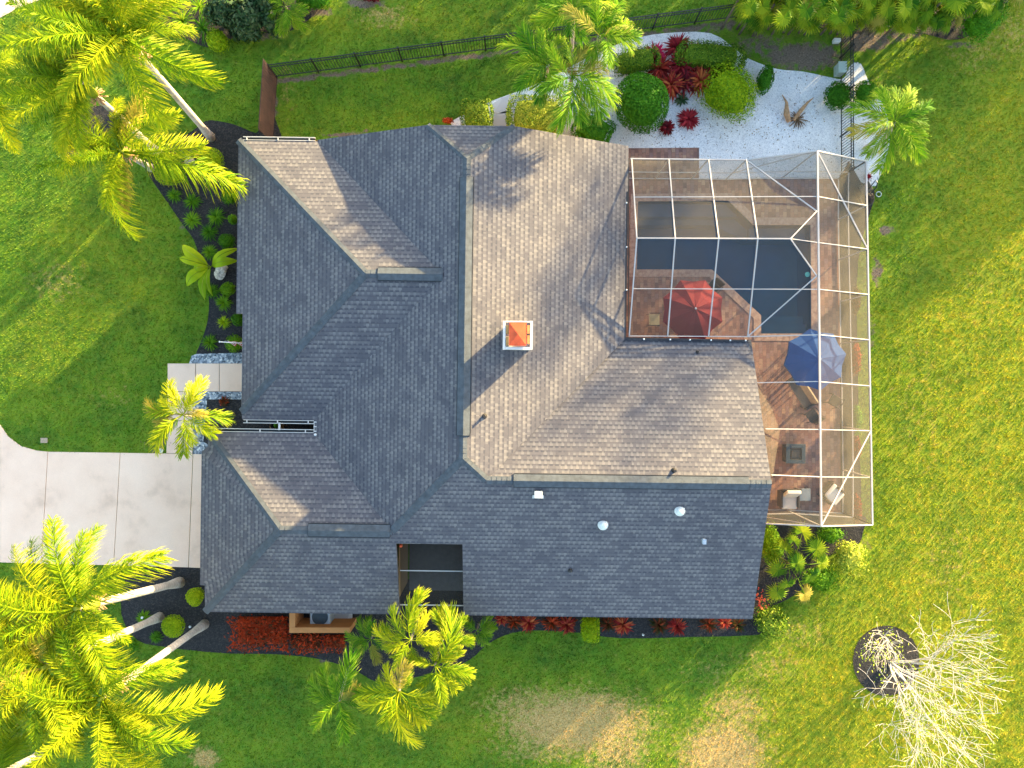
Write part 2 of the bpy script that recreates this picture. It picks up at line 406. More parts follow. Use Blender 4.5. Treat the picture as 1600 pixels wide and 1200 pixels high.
M_FLAG = gravel_mat('grey_flagstone', [(0.0, (0.46, 0.46, 0.49)), (0.5, (0.56, 0.56, 0.58)), (1.0, (0.64, 0.63, 0.64))], 1.6)

def screen_mat(name, fac, c):
    m = NM(name); t = m.n('BsdfTransparent'); d = m.n('BsdfDiffuse', {'Color': (*c, 1)})
    tr = m.n('BsdfTranslucent', {'Color': (*c, 1)}); dd = m.n('MixShader', {0: 0.25, 1: d.outputs[0], 2: tr.outputs[0]})
    mx = m.n('MixShader', {0: fac, 1: t.outputs[0], 2: dd.outputs[0]})
    m.l(mx.outputs[0], m.out.inputs[0]); return m.m
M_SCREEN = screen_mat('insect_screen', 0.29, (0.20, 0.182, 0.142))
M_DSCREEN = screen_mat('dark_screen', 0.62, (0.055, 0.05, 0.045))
def water_mat():
    m = NM('pool_water'); o = m.obj()
    t = m.n('BsdfTransparent', {'Color': (0.30, 0.58, 0.78, 1)}); g = m.n('BsdfGlossy', {'Color': (1, 1, 1, 1), 'Roughness': 0.03})
    d = m.n('BsdfDiffuse', {'Color': (0.006, 0.060, 0.135, 1)})
    bp = m.n('Bump', {'Height': m.noise(o, 2.5, 3), 'Strength': 0.08, 'Distance': 0.05}); m.l(bp.outputs[0], g.inputs['Normal'])
    a = m.n('MixShader', {0: 0.25, 1: t.outputs[0], 2: d.outputs[0]})
    fr = m.n('Fresnel', {'IOR': 1.33}); mx = m.n('MixShader', {0: fr.outputs[0], 1: a.outputs[0], 2: g.outputs[0]})
    m.l(mx.outputs[0], m.out.inputs[0]); return m.m
M_WATER = water_mat()
M_BASIN = plain('pool_plaster', (0.05, 0.19, 0.34), 0.8, var=0.12, scale=1.5)
M_SHELF = plain('pool_shelf_plaster', (0.26, 0.36, 0.40), 0.8, var=0.12, scale=1.5)
def wood_fence_mat():
    m = NM('brown_fence_boards'); o = m.obj()
    c = m.ramp(m.noise(o, 3, 4), [(0.3, (0.035, 0.018, 0.015)), (0.7, (0.07, 0.034, 0.027))]); m.color(c); m.rough(0.8); return m.m
M_WOOD = wood_fence_mat()

# ---------------------------------------------------------------- ground and beds
bed_left = smooth_poly([(226, 262), (228, 244), (250, 232), (300, 205), (322, 189), (345, 190), (370, 196), (400, 208), (440, 212), (440, 600), (305, 600), (306, 556),
            (312, 540), (322, 512), (326, 490), (326, 462), (318, 425), (312, 405), (303, 375), (285, 350), (263, 318), (240, 285)], 3)
bed_bl = smooth_poly([(196, 905), (230, 886), (310, 885), (400, 890), (400, 905), (560, 905), (624, 905), (716, 905), (800, 905), (1000, 905), (1120, 905), (1185, 940), (1192, 986), (1160, 993), (1080, 995), (970, 997),
          (900, 988), (830, 985), (790, 992), (760, 1008), (735, 1030), (700, 1045), (640, 1060), (590, 1065), (560, 1050), (530, 1038), (490, 1028), (430, 1022), (360, 1021), (300, 1016), (255, 1010), (215, 1000), (190, 960)], 3)
bed_palm = smooth_poly([(98, 240), (112, 180), (160, 165), (190, 178), (170, 205), (140, 240), (118, 250)], 3)
bed_se = smooth_poly([(1180, 800), (1200, 800), (1340, 800), (1348, 832), (1335, 855), (1290, 870), (1275, 900), (1240, 930), (1210, 945), (1180, 950)], 3)
bed_east = smooth_poly([(1309, 285), (1345, 285), (1366, 300), (1360, 330), (1345, 380), (1338, 450), (1340, 560), (1342, 700), (1344, 800), (1309, 805)], 2)
bed_top = smooth_poly([(240, -30), (480, -30), (500, 10), (470, 40), (440, 52), (400, 50), (360, 62), (330, 75), (290, 60), (250, 30)], 3)
bed_ne = smooth_poly([(1170, -60), (1580, -60), (1560, 20), (1500, 62), (1440, 52), (1390, 42), (1350, 50), (1300, 45), (1200, 42), (1170, 20)], 3)
bed_entry = [(316, 612), (382, 612), (500, 612), (500, 705), (306, 705), (306, 640)]
circle_mulch = [(1384 + 52 * math.cos(a) , 1032 + 55 * math.sin(a)) for a in np.linspace(0, 2 * math.pi, 30)[:-1]]
gravel = smooth_poly([(706, 196), (712, 186), (745, 170), (768, 158), (795, 148), (830, 135), (880, 110), (930, 85), (985, 62), (1040, 52), (1110, 52), (1150, 78), (1172, 93), (1215, 108), (1255, 112), (1302, 122),
          (1318, 122), (1330, 100), (1345, 100), (1356, 125), (1372, 150), (1386, 180), (1390, 215), (1384, 248), (1370, 285), (1352, 292), (1200, 300), (980, 300), (970, 240), (860, 220), (740, 212)], 3)
patio = [(960, 232), (1092, 231), (1092, 280), (1311, 280), (1313, 803), (1150, 803), (1150, 560), (960, 560)]
pool = [(996, 314), (1138, 313), (1177, 351), (1267, 351), (1268, 522), (1188, 522), (1188, 493), (1112, 422), (994, 422)]
walk = [(262, 568), (381, 568), (381, 612), (302, 612), (302, 712), (262, 712)]
drive = [(-60, 590), (-20, 640), (0, 664), (12, 682), (32, 697), (56, 704), (80, 706), (330, 710), (330, 888), (0, 879), (-20, 879), (-60, 900), (-200, 1000), (-200, 500)]
street = [(-120, -120), (62, -120), (62, 0), (30, 12), (0, 28), (-120, 60)]
rockA = [(300, 556), (308, 553), (384, 551), (384, 568), (296, 568)]
rockB = [(302, 612), (384, 612), (384, 624), (324, 624), (322, 650), (318, 690), (330, 697), (330, 712), (302, 712)]
stone_out = [(1372, 975), (1376, 972)]

W = {k: px_poly(v) for k, v in dict(left=bed_left, bl=bed_bl, palm=bed_palm, se=bed_se, east=bed_east, top=bed_top, ne=bed_ne, entry=bed_entry, circle=circle_mulch, gravel=gravel,
                                   patio=patio, walk=walk, drive=drive, street=street, ra=rockA, rb=rockB).items()}
house_fp = [HU(-12.0, -2.2), HU(-7.6, -2.2), HU(-7.6, -1.2), HU(-10.6, -1.2), HU(-10.6, 9.2), HU(4.4, 9.2), HU(4.4, 1.5), HU(9.3, 1.5), HU(9.3, -9), HU(-12.0, -9)]

def patch_fields(X, Y):
    """where the lawn is dry, where sunlit yellow is painted in, where it is bare"""
    px = 800 + X * FPX / CH; py = 600 - Y * FPX / CH
    def blob(cx, cy, rx, ry, a=1.0, rot=0):
        c, s = math.cos(R(rot)), math.sin(R(rot)); dx = px - cx; dy = py - cy
        q = ((dx * c + dy * s) / rx) ** 2 + ((-dx * s + dy * c) / ry) ** 2
        return a * np.exp(-q ** 1.3)
    dry = np.zeros_like(px)
    for b in [(900, 1130, 130, 55, .95), (830, 1105, 90, 38, .6), (960, 1165, 70, 50, .7), (1130, 1180, 75, 60, .95), (1150, 1110, 60, 45, .6), (1200, 1040, 70, 40, .35), (90, 440, 55, 40, .35), (180, 620, 40, 30, .25),
              (600, 25, 50, 22, .5), (1110, 1050, 60, 25, .3), (1520, 60, 60, 70, .35), (1585, 50, 40, 50, .4), (1480, 880, 60, 80, .25), (1250, 990, 60, 30, .35), (450, 130, 16, 60, .3), (20, 1120, 30, 60, .3),
              (320, 1185, 25, 20, .8), (860, 1175, 110, 22, .5), (1440, 640, 60, 140, .2), (1380, 130, 40, 30, .2), (130, 20, 40, 20, .3), (1540, 480, 50, 120, .15)]:
        dry = np.maximum(dry, blob(*b))
    sun_yel = 1 / (1 + np.exp(-(px - 1375 + (py - 500) * 0.05) / 55.0)) * 1.0  # yellow of the sunlit lawn, painted into its colour
    sun_yel = np.maximum(sun_yel, (1 / (1 + np.exp(-((px - 1180) + (py - 1050) * 0.9) / 45.0))) * (py > 820) * 1.0)
    sun_yel = np.maximum(sun_yel, 0.12); sun_yel = np.maximum(sun_yel, blob(170, 420, 150, 160, .40)); sun_yel = np.maximum(sun_yel, blob(60, 530, 90, 110, .35)); sun_yel = np.maximum(sun_yel, blob(620, 30, 220, 40, .45)); sun_yel = np.maximum(sun_yel, blob(120, 600, 110, 70, .25))
    sun_yel = np.maximum(sun_yel, blob(850, 1120, 260, 80, .45))
    sun_yel = sun_yel * (1 - blob(1400, 330, 60, 130, .6)) * (1 - blob(1430, 130, 130, 110, .6))
    sun_yel = sun_yel * (1 - blob(610, 145, 210, 62, .95)) * (1 - blob(330, 130, 90, 60, .7)); sun_yel = sun_yel * 0.93  # painted sun yellow held back over the shaded lawn
    dirt = np.zeros_like(px)
    for b in [(1255, 88, 75, 26, .85), (1190, 70, 60, 26, .6), (1350, 62, 60, 22, .8), (1110, 45, 90, 12, .55, -8), (428, 160, 7, 55, .75), (1385, 360, 14, 9, .8), (1370, 425, 12, 28, .7), (1362, 520, 10, 40, .5), (540, 210, 60, 5, .8, -6),
              (570, 5, 40, 9, .8), (500, 20, 40, 6, .8), (245, 270, 14, 8, .4), (285, 355, 8, 10, .6), (515, 1030, 26, 5, .7), (248, 700, 18, 8, .8, -45), (420, 55, 40, 10, .6), (1400, 55, 70, 9, .7), (1500, 70, 40, 8, .6), (1352, 850, 12, 20, .5)]:
        dirt = np.maximum(dirt, blob(*b))
    # worn strip along the black fence
    d = np.abs((py - (128 - (px - 433) * 0.130))) / 6.0
    dirt = np.maximum(dirt, np.exp(-d ** 2) * 0.75 * ((px > 425) & (px < 1150)))
    return np.clip(dry, 0, 1), np.clip(sun_yel, 0, 1), np.clip(dirt, 0, 1)

def make_ground():
    xs = np.concatenate([[-400, -150, -70, -40], np.arange(-27, 27.01, 0.2), [40, 70, 150, 400]])
    ys = np.concatenate([[-400, -150, -70, -35], np.arange(-20, 20.01, 0.2), [35, 70, 150, 400]])
    X, Y = np.meshgrid(xs, ys); nx, ny = len(xs), len(ys)
    V = np.stack([X, Y, np.zeros_like(X)], -1).reshape(-1, 3)
    i = np.arange(nx - 1)[None, :] + nx * np.arange(ny - 1)[:, None]; i = i.reshape(-1)
    F = np.stack([i, i + 1, i + nx + 1, i + nx], 1)
    c = V[F].mean(1)
    ctr = [P(975, 300), P(1290, 300), P(1290, 545), P(1000, 545), P(975, 500)]
    F = F[~inside(c[:, 0], c[:, 1], ctr)]
    me = bpy.data.meshes.new('ground'); me.from_pydata(V.tolist(), [], F.tolist())
    a = me.color_attributes.new('patch', 'FLOAT_COLOR', 'POINT')
    d, y, s = patch_fields(V[:, 0], V[:, 1]); col = np.stack([d, y, s, np.ones_like(d)], 1)
    a.data.foreach_set('color', col.astype(np.float32).ravel())
    o = link('ground', me, M_LAWN); tag(o, 'lawn ground around the house and pool', 'lawn', kind='structure')
make_ground()

def make_grass():
    N = 520000
    X = nr.uniform(-23.2, 23.2, N); Y = nr.uniform(-17.6, 17.6, N)
    keep = np.ones(N, bool)
    JX = X + nr.normal(0, .045, N); JY = Y + nr.normal(0, .045, N)
    for k, poly in W.items():
        if k in ('patio',): poly = [P(950, 270), P(1313, 270), P(1315, 806), P(1150, 806), P(1150, 560), P(950, 560)]
        keep &= ~inside(JX, JY, poly)
    keep &= ~inside(X, Y, [HU(-11.6, -1.9), HU(-7.6, -1.9), HU(-7.6, -1.2), HU(-10.4, -1.2), HU(-10.4, 9.0), HU(4.3, 9.0), HU(4.3, 1.5), HU(9.2, 1.5), HU(9.2, -8.7), HU(-11.6, -8.7)])
    d, y, s = patch_fields(X, Y); keep &= nr.rand(N) > s * 1.15
    X, Y, d, y, s = [q[keep] for q in (X, Y, d, y, s)]; n = len(X)
    ang = nr.uniform(0, 2 * math.pi, n); h = nr.uniform(0.035, 0.085, n) * (1 - 0.35 * d); wd = nr.uniform(0.012, 0.026, n)
    lean = nr.uniform(0.1, 0.9, n) * h; la = nr.uniform(0, 2 * math.pi, n)
    V = np.zeros((n, 3, 3))
    V[:, 0] = np.stack([X - np.cos(ang) * wd, Y - np.sin(ang) * wd, np.zeros(n)], 1)
    V[:, 1] = np.stack([X + np.cos(ang) * wd, Y + np.sin(ang) * wd, np.zeros(n)], 1)
    V[:, 2] = np.stack([X + np.cos(la) * lean, Y + np.sin(la) * lean, h], 1)
    me = bpy.data.meshes.new('grass'); me.vertices.add(n * 3); me.vertices.foreach_set('co', V.ravel())
    me.loops.add(n * 3); me.loops.foreach_set('vertex_index', np.arange(n * 3))
    me.polygons.add(n); me.polygons.foreach_set('loop_start', np.arange(0, n * 3, 3)); me.polygons.foreach_set('loop_total', np.full(n, 3))
    me.update()
    a = me.color_attributes.new('patch', 'FLOAT_COLOR', 'POINT')
    col = np.repeat(np.stack([d, y, s, np.ones(n)], 1), 3, 0); a.data.foreach_set('color', col.astype(np.float32).ravel())
    o = link('grass', me, M_BLADE); tag(o, 'short mown grass growing on the lawns round the house', 'grass', kind='stuff')
make_grass()

sheet('gravel_bed', W['gravel'], 0.012, M_GRAVEL, 'white marble chip bed between the house and the pool cage', 'gravel')
for zi, (k, nm, lb) in enumerate((('left', 'mulch_bed', 'black mulch bed along the front wall, left of the roof'), ('bl', 'mulch_bed', 'black mulch bed running along the south wall below the roof'),
                  ('palm', 'mulch_bed', 'small black mulch patch in the lawn under the top left palms'), ('se', 'mulch_bed', 'dark mulch bed under the fan palm at the cage corner'),
                  ('east', 'mulch_bed', 'narrow dark mulch strip along the outer side of the pool cage'), ('top', 'mulch_bed', 'planted mulch bed at the top edge beyond the black fence'),
                  ('ne', 'mulch_bed', 'mulch under the fan palm hedge at the top right'), ('entry', 'mulch_bed', 'black mulch square beside the front walkway'),
                  ('circle', 'mulch_bed', 'round black mulch ring under the bare white tree'))):
    sheet(nm, W[k], 0.015 + 0.0018 * zi, M_MULCH, lb, 'mulch bed')
sheet('river_stone_bed', W['ra'], 0.034, M_BLUEST, 'blue grey river stone strip above the front walkway', 'stone bed')
sheet('river_stone_bed', W['rb'], 0.0345, M_BLUEST, 'blue grey river stones right of the front walkway', 'stone bed')
sheet('street', W['street'], 0.012, M_CONC, 'pale street corner at the top left', 'street')
# concrete slabs, with open joints between them
def slabs(name, quads, z, label, cat):
    mb = MB()
    for q in quads:
        pts = [P(a, b, z) for a, b in q]; low = [Vector((p.x, p.y, z - 0.10)) for p in pts]
        if (pts[1] - pts[0]).cross(pts[2] - pts[0]).z < 0: pts.reverse(); low.reverse()
        mb.face(pts)
        for i in range(len(pts)):
            j = (i + 1) % len(pts); mb.face([low[i], low[j], pts[j], pts[i]])
    o = mb.build(name, M_CONC); tag(o, label, cat, kind='structure')
slabs('driveway', [[(-200, 500), (-60, 590), (-20, 640), (-1, 664), (-1, 878.5), (-60, 900), (-200, 1000)], [(0, 664), (12, 682), (32, 697), (56, 704), (74.3, 706), (64, 880.6), (0, 878.6)],
       [(75.2, 706), (187.3, 707.6), (177.0, 883), (65, 880.7)], [(188.2, 707.6), (301, 709.4), (293.8, 886.5), (178, 883)], [(302, 709.4), (330, 710), (330, 888), (294.8, 886.6)]], 0.041,
      'pale concrete driveway with joints reaching the garage', 'driveway')
slabs('walkway', [[(262, 568), (305, 568), (305, 611.5), (262, 611.5)], [(306, 568), (342, 568), (342, 611.5), (306, 611.5)], [(343, 568), (395, 568), (395, 611.5), (343, 611.5)],
                  [(262, 612.3), (301, 612.3), (301, 657), (262, 657)], [(261.5, 658), (301, 658), (300.5, 709), (260, 708)]], 0.045, 'pale concrete walkway of square slabs to the front door', 'walkway')
# flagstones of the side path
for k, (q, lb) in enumerate([([(770, 163), (798, 148), (822, 150), (808, 172), (775, 178)], 'upper grey flagstone of the path beside the clipped shrubs'),
                       ([(772, 180), (806, 175), (800, 205), (770, 205)], 'lower grey flagstone of the path next to the roof edge')]):
    sheet('flagstone', px_poly(smooth_poly(q, 2)), 0.04, M_FLAG, lb, 'flagstone', 0.04, kind=None)
patio_o = sheet('patio', W['patio'], 0.03, M_PAVER, 'red and tan paver patio around the pool', 'patio', 0.05, holes=[px_poly(pool)])
# coping: a border of pavers round the pool
def offset_poly(pts, d):
    out = []; n = len(pts)
    area = sum(pts[i].x * pts[(i + 1) % n].y - pts[(i + 1) % n].x * pts[i].y for i in range(n)); sgn = 1 if area > 0 else -1
    for i in range(n):
        a, b, c = pts[i - 1], pts[i], pts[(i + 1) % n]
        e1 = (b - a).normalized(); e2 = (c - b).normalized()
        n1 = Vector((e1.y, -e1.x, 0)) * sgn; n2 = Vector((e2.y, -e2.x, 0)) * sgn
        m_ = (n1 + n2).normalized(); out.append(b + m_ * (d / max(0.4, m_.dot(n1))))
    return out
pw = px_poly(pool)
mbc = MB(); outer = offset_poly(pw, 0.30); inner = offset_poly(pw, -0.02)
for i in range(len(pw)):
    j = (i + 1) % len(pw); a0, a1, b0, b1 = inner[i], inner[j], outer[i], outer[j]
    n_ = max(1, int((a1 - a0).length / 0.24))
    for k in range(n_):
        t0, t1 = (k + 0.02) / n_, (k + 0.98) / n_
        q = [a0.lerp(a1, t0), a0.lerp(a1, t1), b0.lerp(b1, t1), b0.lerp(b1, t0)]
        up = [Vector((p.x, p.y, 0.045)) for p in q]; lo = [Vector((p.x, p.y, 0.0)) for p in q]
        if (up[1] - up[0]).cross(up[2] - up[0]).z < 0: up.reverse(); lo.reverse()
        mbc.face(up)
        for r in range(4): mbc.face([lo[r], lo[(r + 1) % 4], up[(r + 1) % 4], up[r]])
tag(mbc.build('pool_coping', M_COPE), 'border of paver bricks around the pool edge', 'pool edge', kind='structure')
# basin and water
mb = MB(); zb = -1.5
for i in range(len(pw)):
    j = (i + 1) % len(pw); a, b = pw[i], pw[j]
    mb.face([(a.x, a.y, 0.028), (b.x, b.y, 0.028), (b.x, b.y, zb), (a.x, a.y, zb)])
mb.face([(p.x, p.y, zb) for p in pw])
def slab_at(pts, z0, z1):
    q = px_poly(pts); up = [Vector((p.x, p.y, z1)) for p in q]; lo = [Vector((p.x, p.y, z0)) for p in q]
    mb.face(up, mi=1)
    for i in range(len(q)):
        j = (i + 1) % len(q); mb.face([lo[i], lo[j], up[j], up[i]], mi=1)
slab_at([(998, 316), (1136, 316), (1156, 336), (998, 336)], zb, -0.30)
slab_at([(998, 336.5), (1156.5, 336.5), (1176, 354), (1176, 372), (1120, 346), (998, 346)], zb, -0.75)
slab_at([(1176, 353), (1265, 353), (1265, 372), (1176, 372)], zb, -0.45)
slab_at([(1190, 505), (1265, 505), (1265, 520), (1190, 520)], zb, -0.35)
slab_at([(1190, 492), (1265, 492), (1265, 504.5), (1190, 504.5)], zb, -0.7)
tag(mb.build('pool_basin', [M_BASIN, M_SHELF]), 'sunken swimming pool basin with entry steps', 'pool', kind='structure')
sheet('water', pw, -0.09, M_WATER, 'dark blue pool water', 'water')

# ---------------------------------------------------------------- house
E0 = 2.6
house = empty('house', (0, 0, 0), 'single storey house with a grey shingle hip and gable roof', 'house')
PN = 0.37; ZR = 5.0; PW = 0.393; PE = 0.353; U0 = -7.85; UR = -1.75; PCL = 0.42
VN, VS = 9.55, -1.55; VMID = 4.0; ZNW = E0 + PN * 5.55
SWN, SS = -2.05, -9.22; SWM = (SWN + SS) / 2; ZSW = E0 + PN * (SWM - SS)
EWV = -3.55; ZEW = E0 + PN * (EWV - SS); EN = 1.87
zW = lambda u: E0 + PW * (u - U0)
zE = lambda u: ZR - PE * (u - UR)
zS = lambda v: E0 + PN * (v - SS)
zN = lambda v: ZEW - PN * (v - EWV)
zNWn = lambda v: E0 + PN * (VN - v)
zNWs = lambda v: E0 + PN * (v - VS)
uW = lambda z: U0 + (z - E0) / PW
uE = lambda z: UR + (ZR - z) / PE
vS = lambda z: SS + (z - E0) / PN
EU = 4.48; GU = 9.6; WW = -11.0; SWW = -12.3
def planefaces():
    """(direction of eave in plan, downhill dir, list of (u,v,z))"""
    F = []
    vR = vS(ZR)                                  # south end of the main ridge
    # NW wing
    hipu = WW + 5.55
    F.append(('x', [(WW, VN, E0), (hipu, VMID, ZNW), (uW(ZNW), VMID, ZNW), (U0, VN, E0)]))
    F.append(('y', [(WW, VN, E0), (WW, 2.65, E0), (WW + 0.3, 2.65, E0 + 0.111), (WW + 0.3, VS + 0.3, E0 + 0.111), (hipu, VMID, ZNW)]))
    F.append(('x', [(WW + 0.3, VS + 0.3, E0 + 0.111), (WW + 0.3, VS, E0), (U0, VS, E0), (uW(ZNW), VMID, ZNW), (hipu, VMID, ZNW)]))
    # main west slope
    clv = 9.6; zc = 4.40; ucW = uW(zc); ucE = uE(zc)
    rn = clv - (ZR - zc) / PCL
    F.append(('y', [(U0, VN, E0), (uW(ZNW), VMID, ZNW), (U0, VS, E0), (U0, SWN, E0), (uW(ZSW), SWM, ZSW), (UR, vR, ZR), (UR, rn, ZR), (ucW, clv, zc), (U0, clv, E0)]))
    F.append(('x', [(ucW, clv, zc), (UR, rn, ZR), (ucE, clv, zc)]))
    # main east slope
    ue = uE(ZEW)
    F.append(('y', [(UR, rn, ZR), (UR, vR, ZR), (ue, EWV, ZEW), (EU, EN, None), (EU, 9.45, None), (ucE, clv, zc)]))
    # east wing
    F.append(('x', [(ue, EWV, ZEW), (GU, EWV, ZEW), (GU - 0.15, EN, None), (EU, EN, None)]))
    # SW wing
    h2 = SWW + (SWM - SS)
    F.append(('x', [(SWW + 0.25, SWN, E0), (h2, SWM, ZSW), (uW(ZSW), SWM, ZSW), (U0, SWN, E0)]))
    F.append(('y', [(SWW + 0.25, SWN, E0), (SWW + 0.25, -2.65, E0 + .03), (SWW, -2.85, E0), (SWW, -8.15, E0), (SWW + 0.22, -8.15, E0 + .06), (SWW + 0.22, SS, E0), (h2, SWM, ZSW)]))
    # south slope (cut by the screened light court)
    ru0, ru1, rv = -4.34, -1.81, -6.14
    F.append(('x', [(SWW + 0.22, SS, E0), (ru0, SS, E0), (ru0, rv, None), (ru1, rv, None), (ru1, SS, E0), (GU + 0.08, SS, E0), (GU, EWV, ZEW), (ue, EWV, ZEW), (UR, vR, ZR), (uW(ZSW), SWM, ZSW), (h2, SWM, ZSW)]))
    return F
FZ = [zNWn, None, zNWs, None, None, lambda u, v: zE(u), lambda u, v: zN(v), None, None, lambda u, v: zS(v)]
mb = MB(); roof_edges = []
for k, (ax, pts) in enumerate(planefaces()):
    q = []
    for (u, v, z) in pts:
        if z is None: z = FZ[k](u, v)
        q.append(Vector((u, v, z)))
    nrm = Vector((0, 0, 0))
    for i in range(len(q)):
        a, b = q[i], q[(i + 1) % len(q)]; nrm += Vector(((a.y - b.y) * (a.z + b.z), (a.z - b.z) * (a.x + b.x), (a.x - b.x) * (a.y + b.y)))
    if nrm.z < 0: q.reverse()
    uv = [((p.x if ax == 'x' else p.y) + k * 1.37, (p.z - E0) / 0.352) for p in q]
    wq = [HU(*p) for p in q]
    from mathutils.geometry import tessellate_polygon
    for t in tessellate_polygon([[Vector((p.x, p.y, 0)) for p in q]]):
        t = list(t); A, B, Cc = wq[t[0]], wq[t[1]], wq[t[2]]
        if (B - A).cross(Cc - A).z < 0: t.reverse()
        mb.face([wq[i] for i in t], [uv[i] for i in t])
roof = mb.build('roof', M_SH, house)
# fascia: outline boards hanging under the edge
edge = [(WW, VN, E0), (WW, 2.65, E0), (WW + .3, 2.65, E0 + .11), (WW + .3, VS, E0), (U0, VS, E0), (U0, SWN, E0), (SWW + .25, SWN, E0), (SWW + .25, -2.65, E0 + .03), (SWW, -2.85, E0), (SWW, -8.15, E0), (SWW + .22, -8.15, E0 + .06), (SWW + .22, SS, E0),
        (-4.34, SS, E0), (-4.34, -6.14, zS(-6.14)), (-1.81, -6.14, zS(-6.14)), (-1.81, SS, E0), (GU + .08, SS, E0), (GU, EWV, ZEW), (GU - .15, EN, zN(EN)), (EU, EN, zN(EN)), (EU, 9.45, zE(EU)), (uE(4.4), 9.6, 4.4), (uW(4.4), 9.6, 4.4), (U0, 9.6, E0)]
mb = MB()
for i in range(len(edge)):
    a = HU(*edge[i]); b = HU(*edge[(i + 1) % len(edge)]); d = Vector((0, 0, -0.012)); e = Vector((0, 0, -0.2))
    mb.face([a + d, b + d, b + e, a + e]); 
mb.build('fascia', M_FASCIA, house)
# soffit sheets close the eaves from below, and the walls stand inside them
wl = [(-10.4, 9.0), (-10.4, -1.0), (-7.3, -1.0), (-7.3, -2.6), (-11.7, -2.6), (-11.7, -8.65), (-4.42, -8.65), (-4.42, -6.2), (-1.75, -6.2), (-1.75, -8.65), (9.1, -8.65), (9.1, 1.3), (3.9, 1.3), (3.9, 9.0)]
mb = MB()
for i in range(len(wl)):
    a, b = wl[i], wl[(i + 1) % len(wl)]
    hz = 2.55
    mb.face([HU(*a, 0), HU(*b, 0), HU(*b, hz), HU(*a, hz)])
# gable triangles
mb.face([HU(9.1, -8.65, 2.5), HU(9.1, 1.3, 2.5), HU(9.1, EWV, ZEW - 0.12)])
mb.face([HU(-7.3, 9.0, 2.5), HU(3.9, 9.0, 2.5), HU(-0.1, 9.0, 4.4), HU(-3.3, 9.0, 4.4)])
mb.build('wall', M_STUCCO, house)
# hip and ridge caps
def cap(a, b, w_=0.30, nm='ridge_cap', mat=M_CAP, lift=0.03, drop=0.045):
    a = HU(*a); b = HU(*b); d = (b - a).normalized(); s = d.cross(Vector((0, 0, 1))).normalized() * (w_ / 2); up = Vector((0, 0, lift)); dn = Vector((0, 0, drop))
    m_ = MB(); n_ = max(1, int((b - a).length / 0.19))
    for i in range(n_):
        p = a.lerp(b, i / n_); q = a.lerp(b, (i + 1) / n_); k = Vector((0, 0, 0.012))
        m_.face([p - s + up - dn + k, q - s + up - dn, q + up, p + up + k]); m_.face([p + up + k, q + up, q + s + up - dn, p + s + up - dn + k])
        m_.face([p - s + up - dn + k, p + up + k, p + s + up - dn + k, p + up - dn])
    return m_.build(nm, mat, house)
vR = vS(ZR)
hipu = WW + 5.55; h2 = SWW + (SWM - SS)
for a, b in [((WW, VN, E0), (hipu, VMID, ZNW)), ((WW + .3, VS + .3, E0 + .11), (hipu, VMID, ZNW)), ((hipu, VMID, ZNW), (uW(ZNW), VMID, ZNW)), ((SWW + .25, SWN, E0), (h2, SWM, ZSW)), ((SWW + .22, SS, E0), (h2, SWM, ZSW)),
             ((h2, SWM, ZSW), (uW(ZSW), SWM, ZSW)), ((uW(ZSW), SWM, ZSW), (UR, vR, ZR)), ((UR, vR, ZR), (uE(ZEW), EWV, ZEW)), ((uE(ZEW), EWV, ZEW), (GU, EWV, ZEW)), ((UR, vR, ZR), (UR, 8.17, ZR)),
             ((UR, 8.17, ZR), (uW(4.4), 9.6, 4.4)), ((UR, 8.17, ZR), (uE(4.4), 9.6, 4.4))]:
    cap(a, b, 0.30 if a[2] != ZR or b[2] != 4.4 else 0.22)
# ridge vents: raised strips with dark edges
def ridge_vent(a, b, slope=0.37):
    a = HU(*a); b = HU(*b); d = (b - a).normalized(); s = d.cross(Vector((0, 0, 1))).normalized(); m_ = MB(); wv = 0.235; up = Vector((0, 0, 0.085))
    dz = Vector((0, 0, -slope * wv)); L = (b - a).length; n_ = max(1, int(L / 1.2))
    for i in range(n_):
        p = a + d * (L * i / n_ + 0.006); q = a + d * (L * (i + 1) / n_)
        t = [p - s * wv + up + dz, q - s * wv + up + dz, q + up, p + up, q + s * wv + up + dz, p + s * wv + up + dz]
        m_.face([t[0], t[1], t[2], t[3]]); m_.face([t[3], t[2], t[4], t[5]])
    lo = Vector((0, 0, -0.09)); w2 = s * wv
    o1, o2, o3, o4 = a - w2 + up + dz, b - w2 + up + dz, b + w2 + up + dz, a + w2 + up + dz
    for p, q in ((o1, o2), (o3, o4)): m_.face([p, q, q + lo, p + lo], mi=1)
    m_.face([o1, a + up, o4, o4 + lo, o1 + lo], mi=1); m_.face([o2, b + up, o3, o3 + lo, o2 + lo], mi=1)
    # black louvre strip standing just outside each long edge
    for s_ in (-1, 1):
        m_.bar(a + s * (s_ * (wv + 0.012)) + dz + Vector((0, 0, 0.045)), b + s * (s_ * (wv + 0.012)) + dz + Vector((0, 0, 0.045)), 0.024, 0.07, 1)
    return m_.build('ridge_vent', [M_CAP, M_BLACK], house)
ridge_vent((-5.0, VMID, ZNW), (-2.6, VMID, ZNW)); ridge_vent((-7.65, SWM, ZSW), (-4.55, SWM, ZSW)); ridge_vent((0.1, EWV, ZEW), (8.75, EWV, ZEW)); ridge_vent((UR, -1.9, ZR), (UR, 7.5, ZR), 0.37)
# valleys read as darker metal-lined creases
def to_roof(px, py, zf):      # hit of the camera ray with the roof
    z = 4.0
    for _ in range(12):
        p = P(px, py, z); c, s = math.cos(-TH), math.sin(-TH); u = c * p.x - s * p.y; v = s * p.x + c * p.y; z = zf(u, v)
    return P(px, py, z)
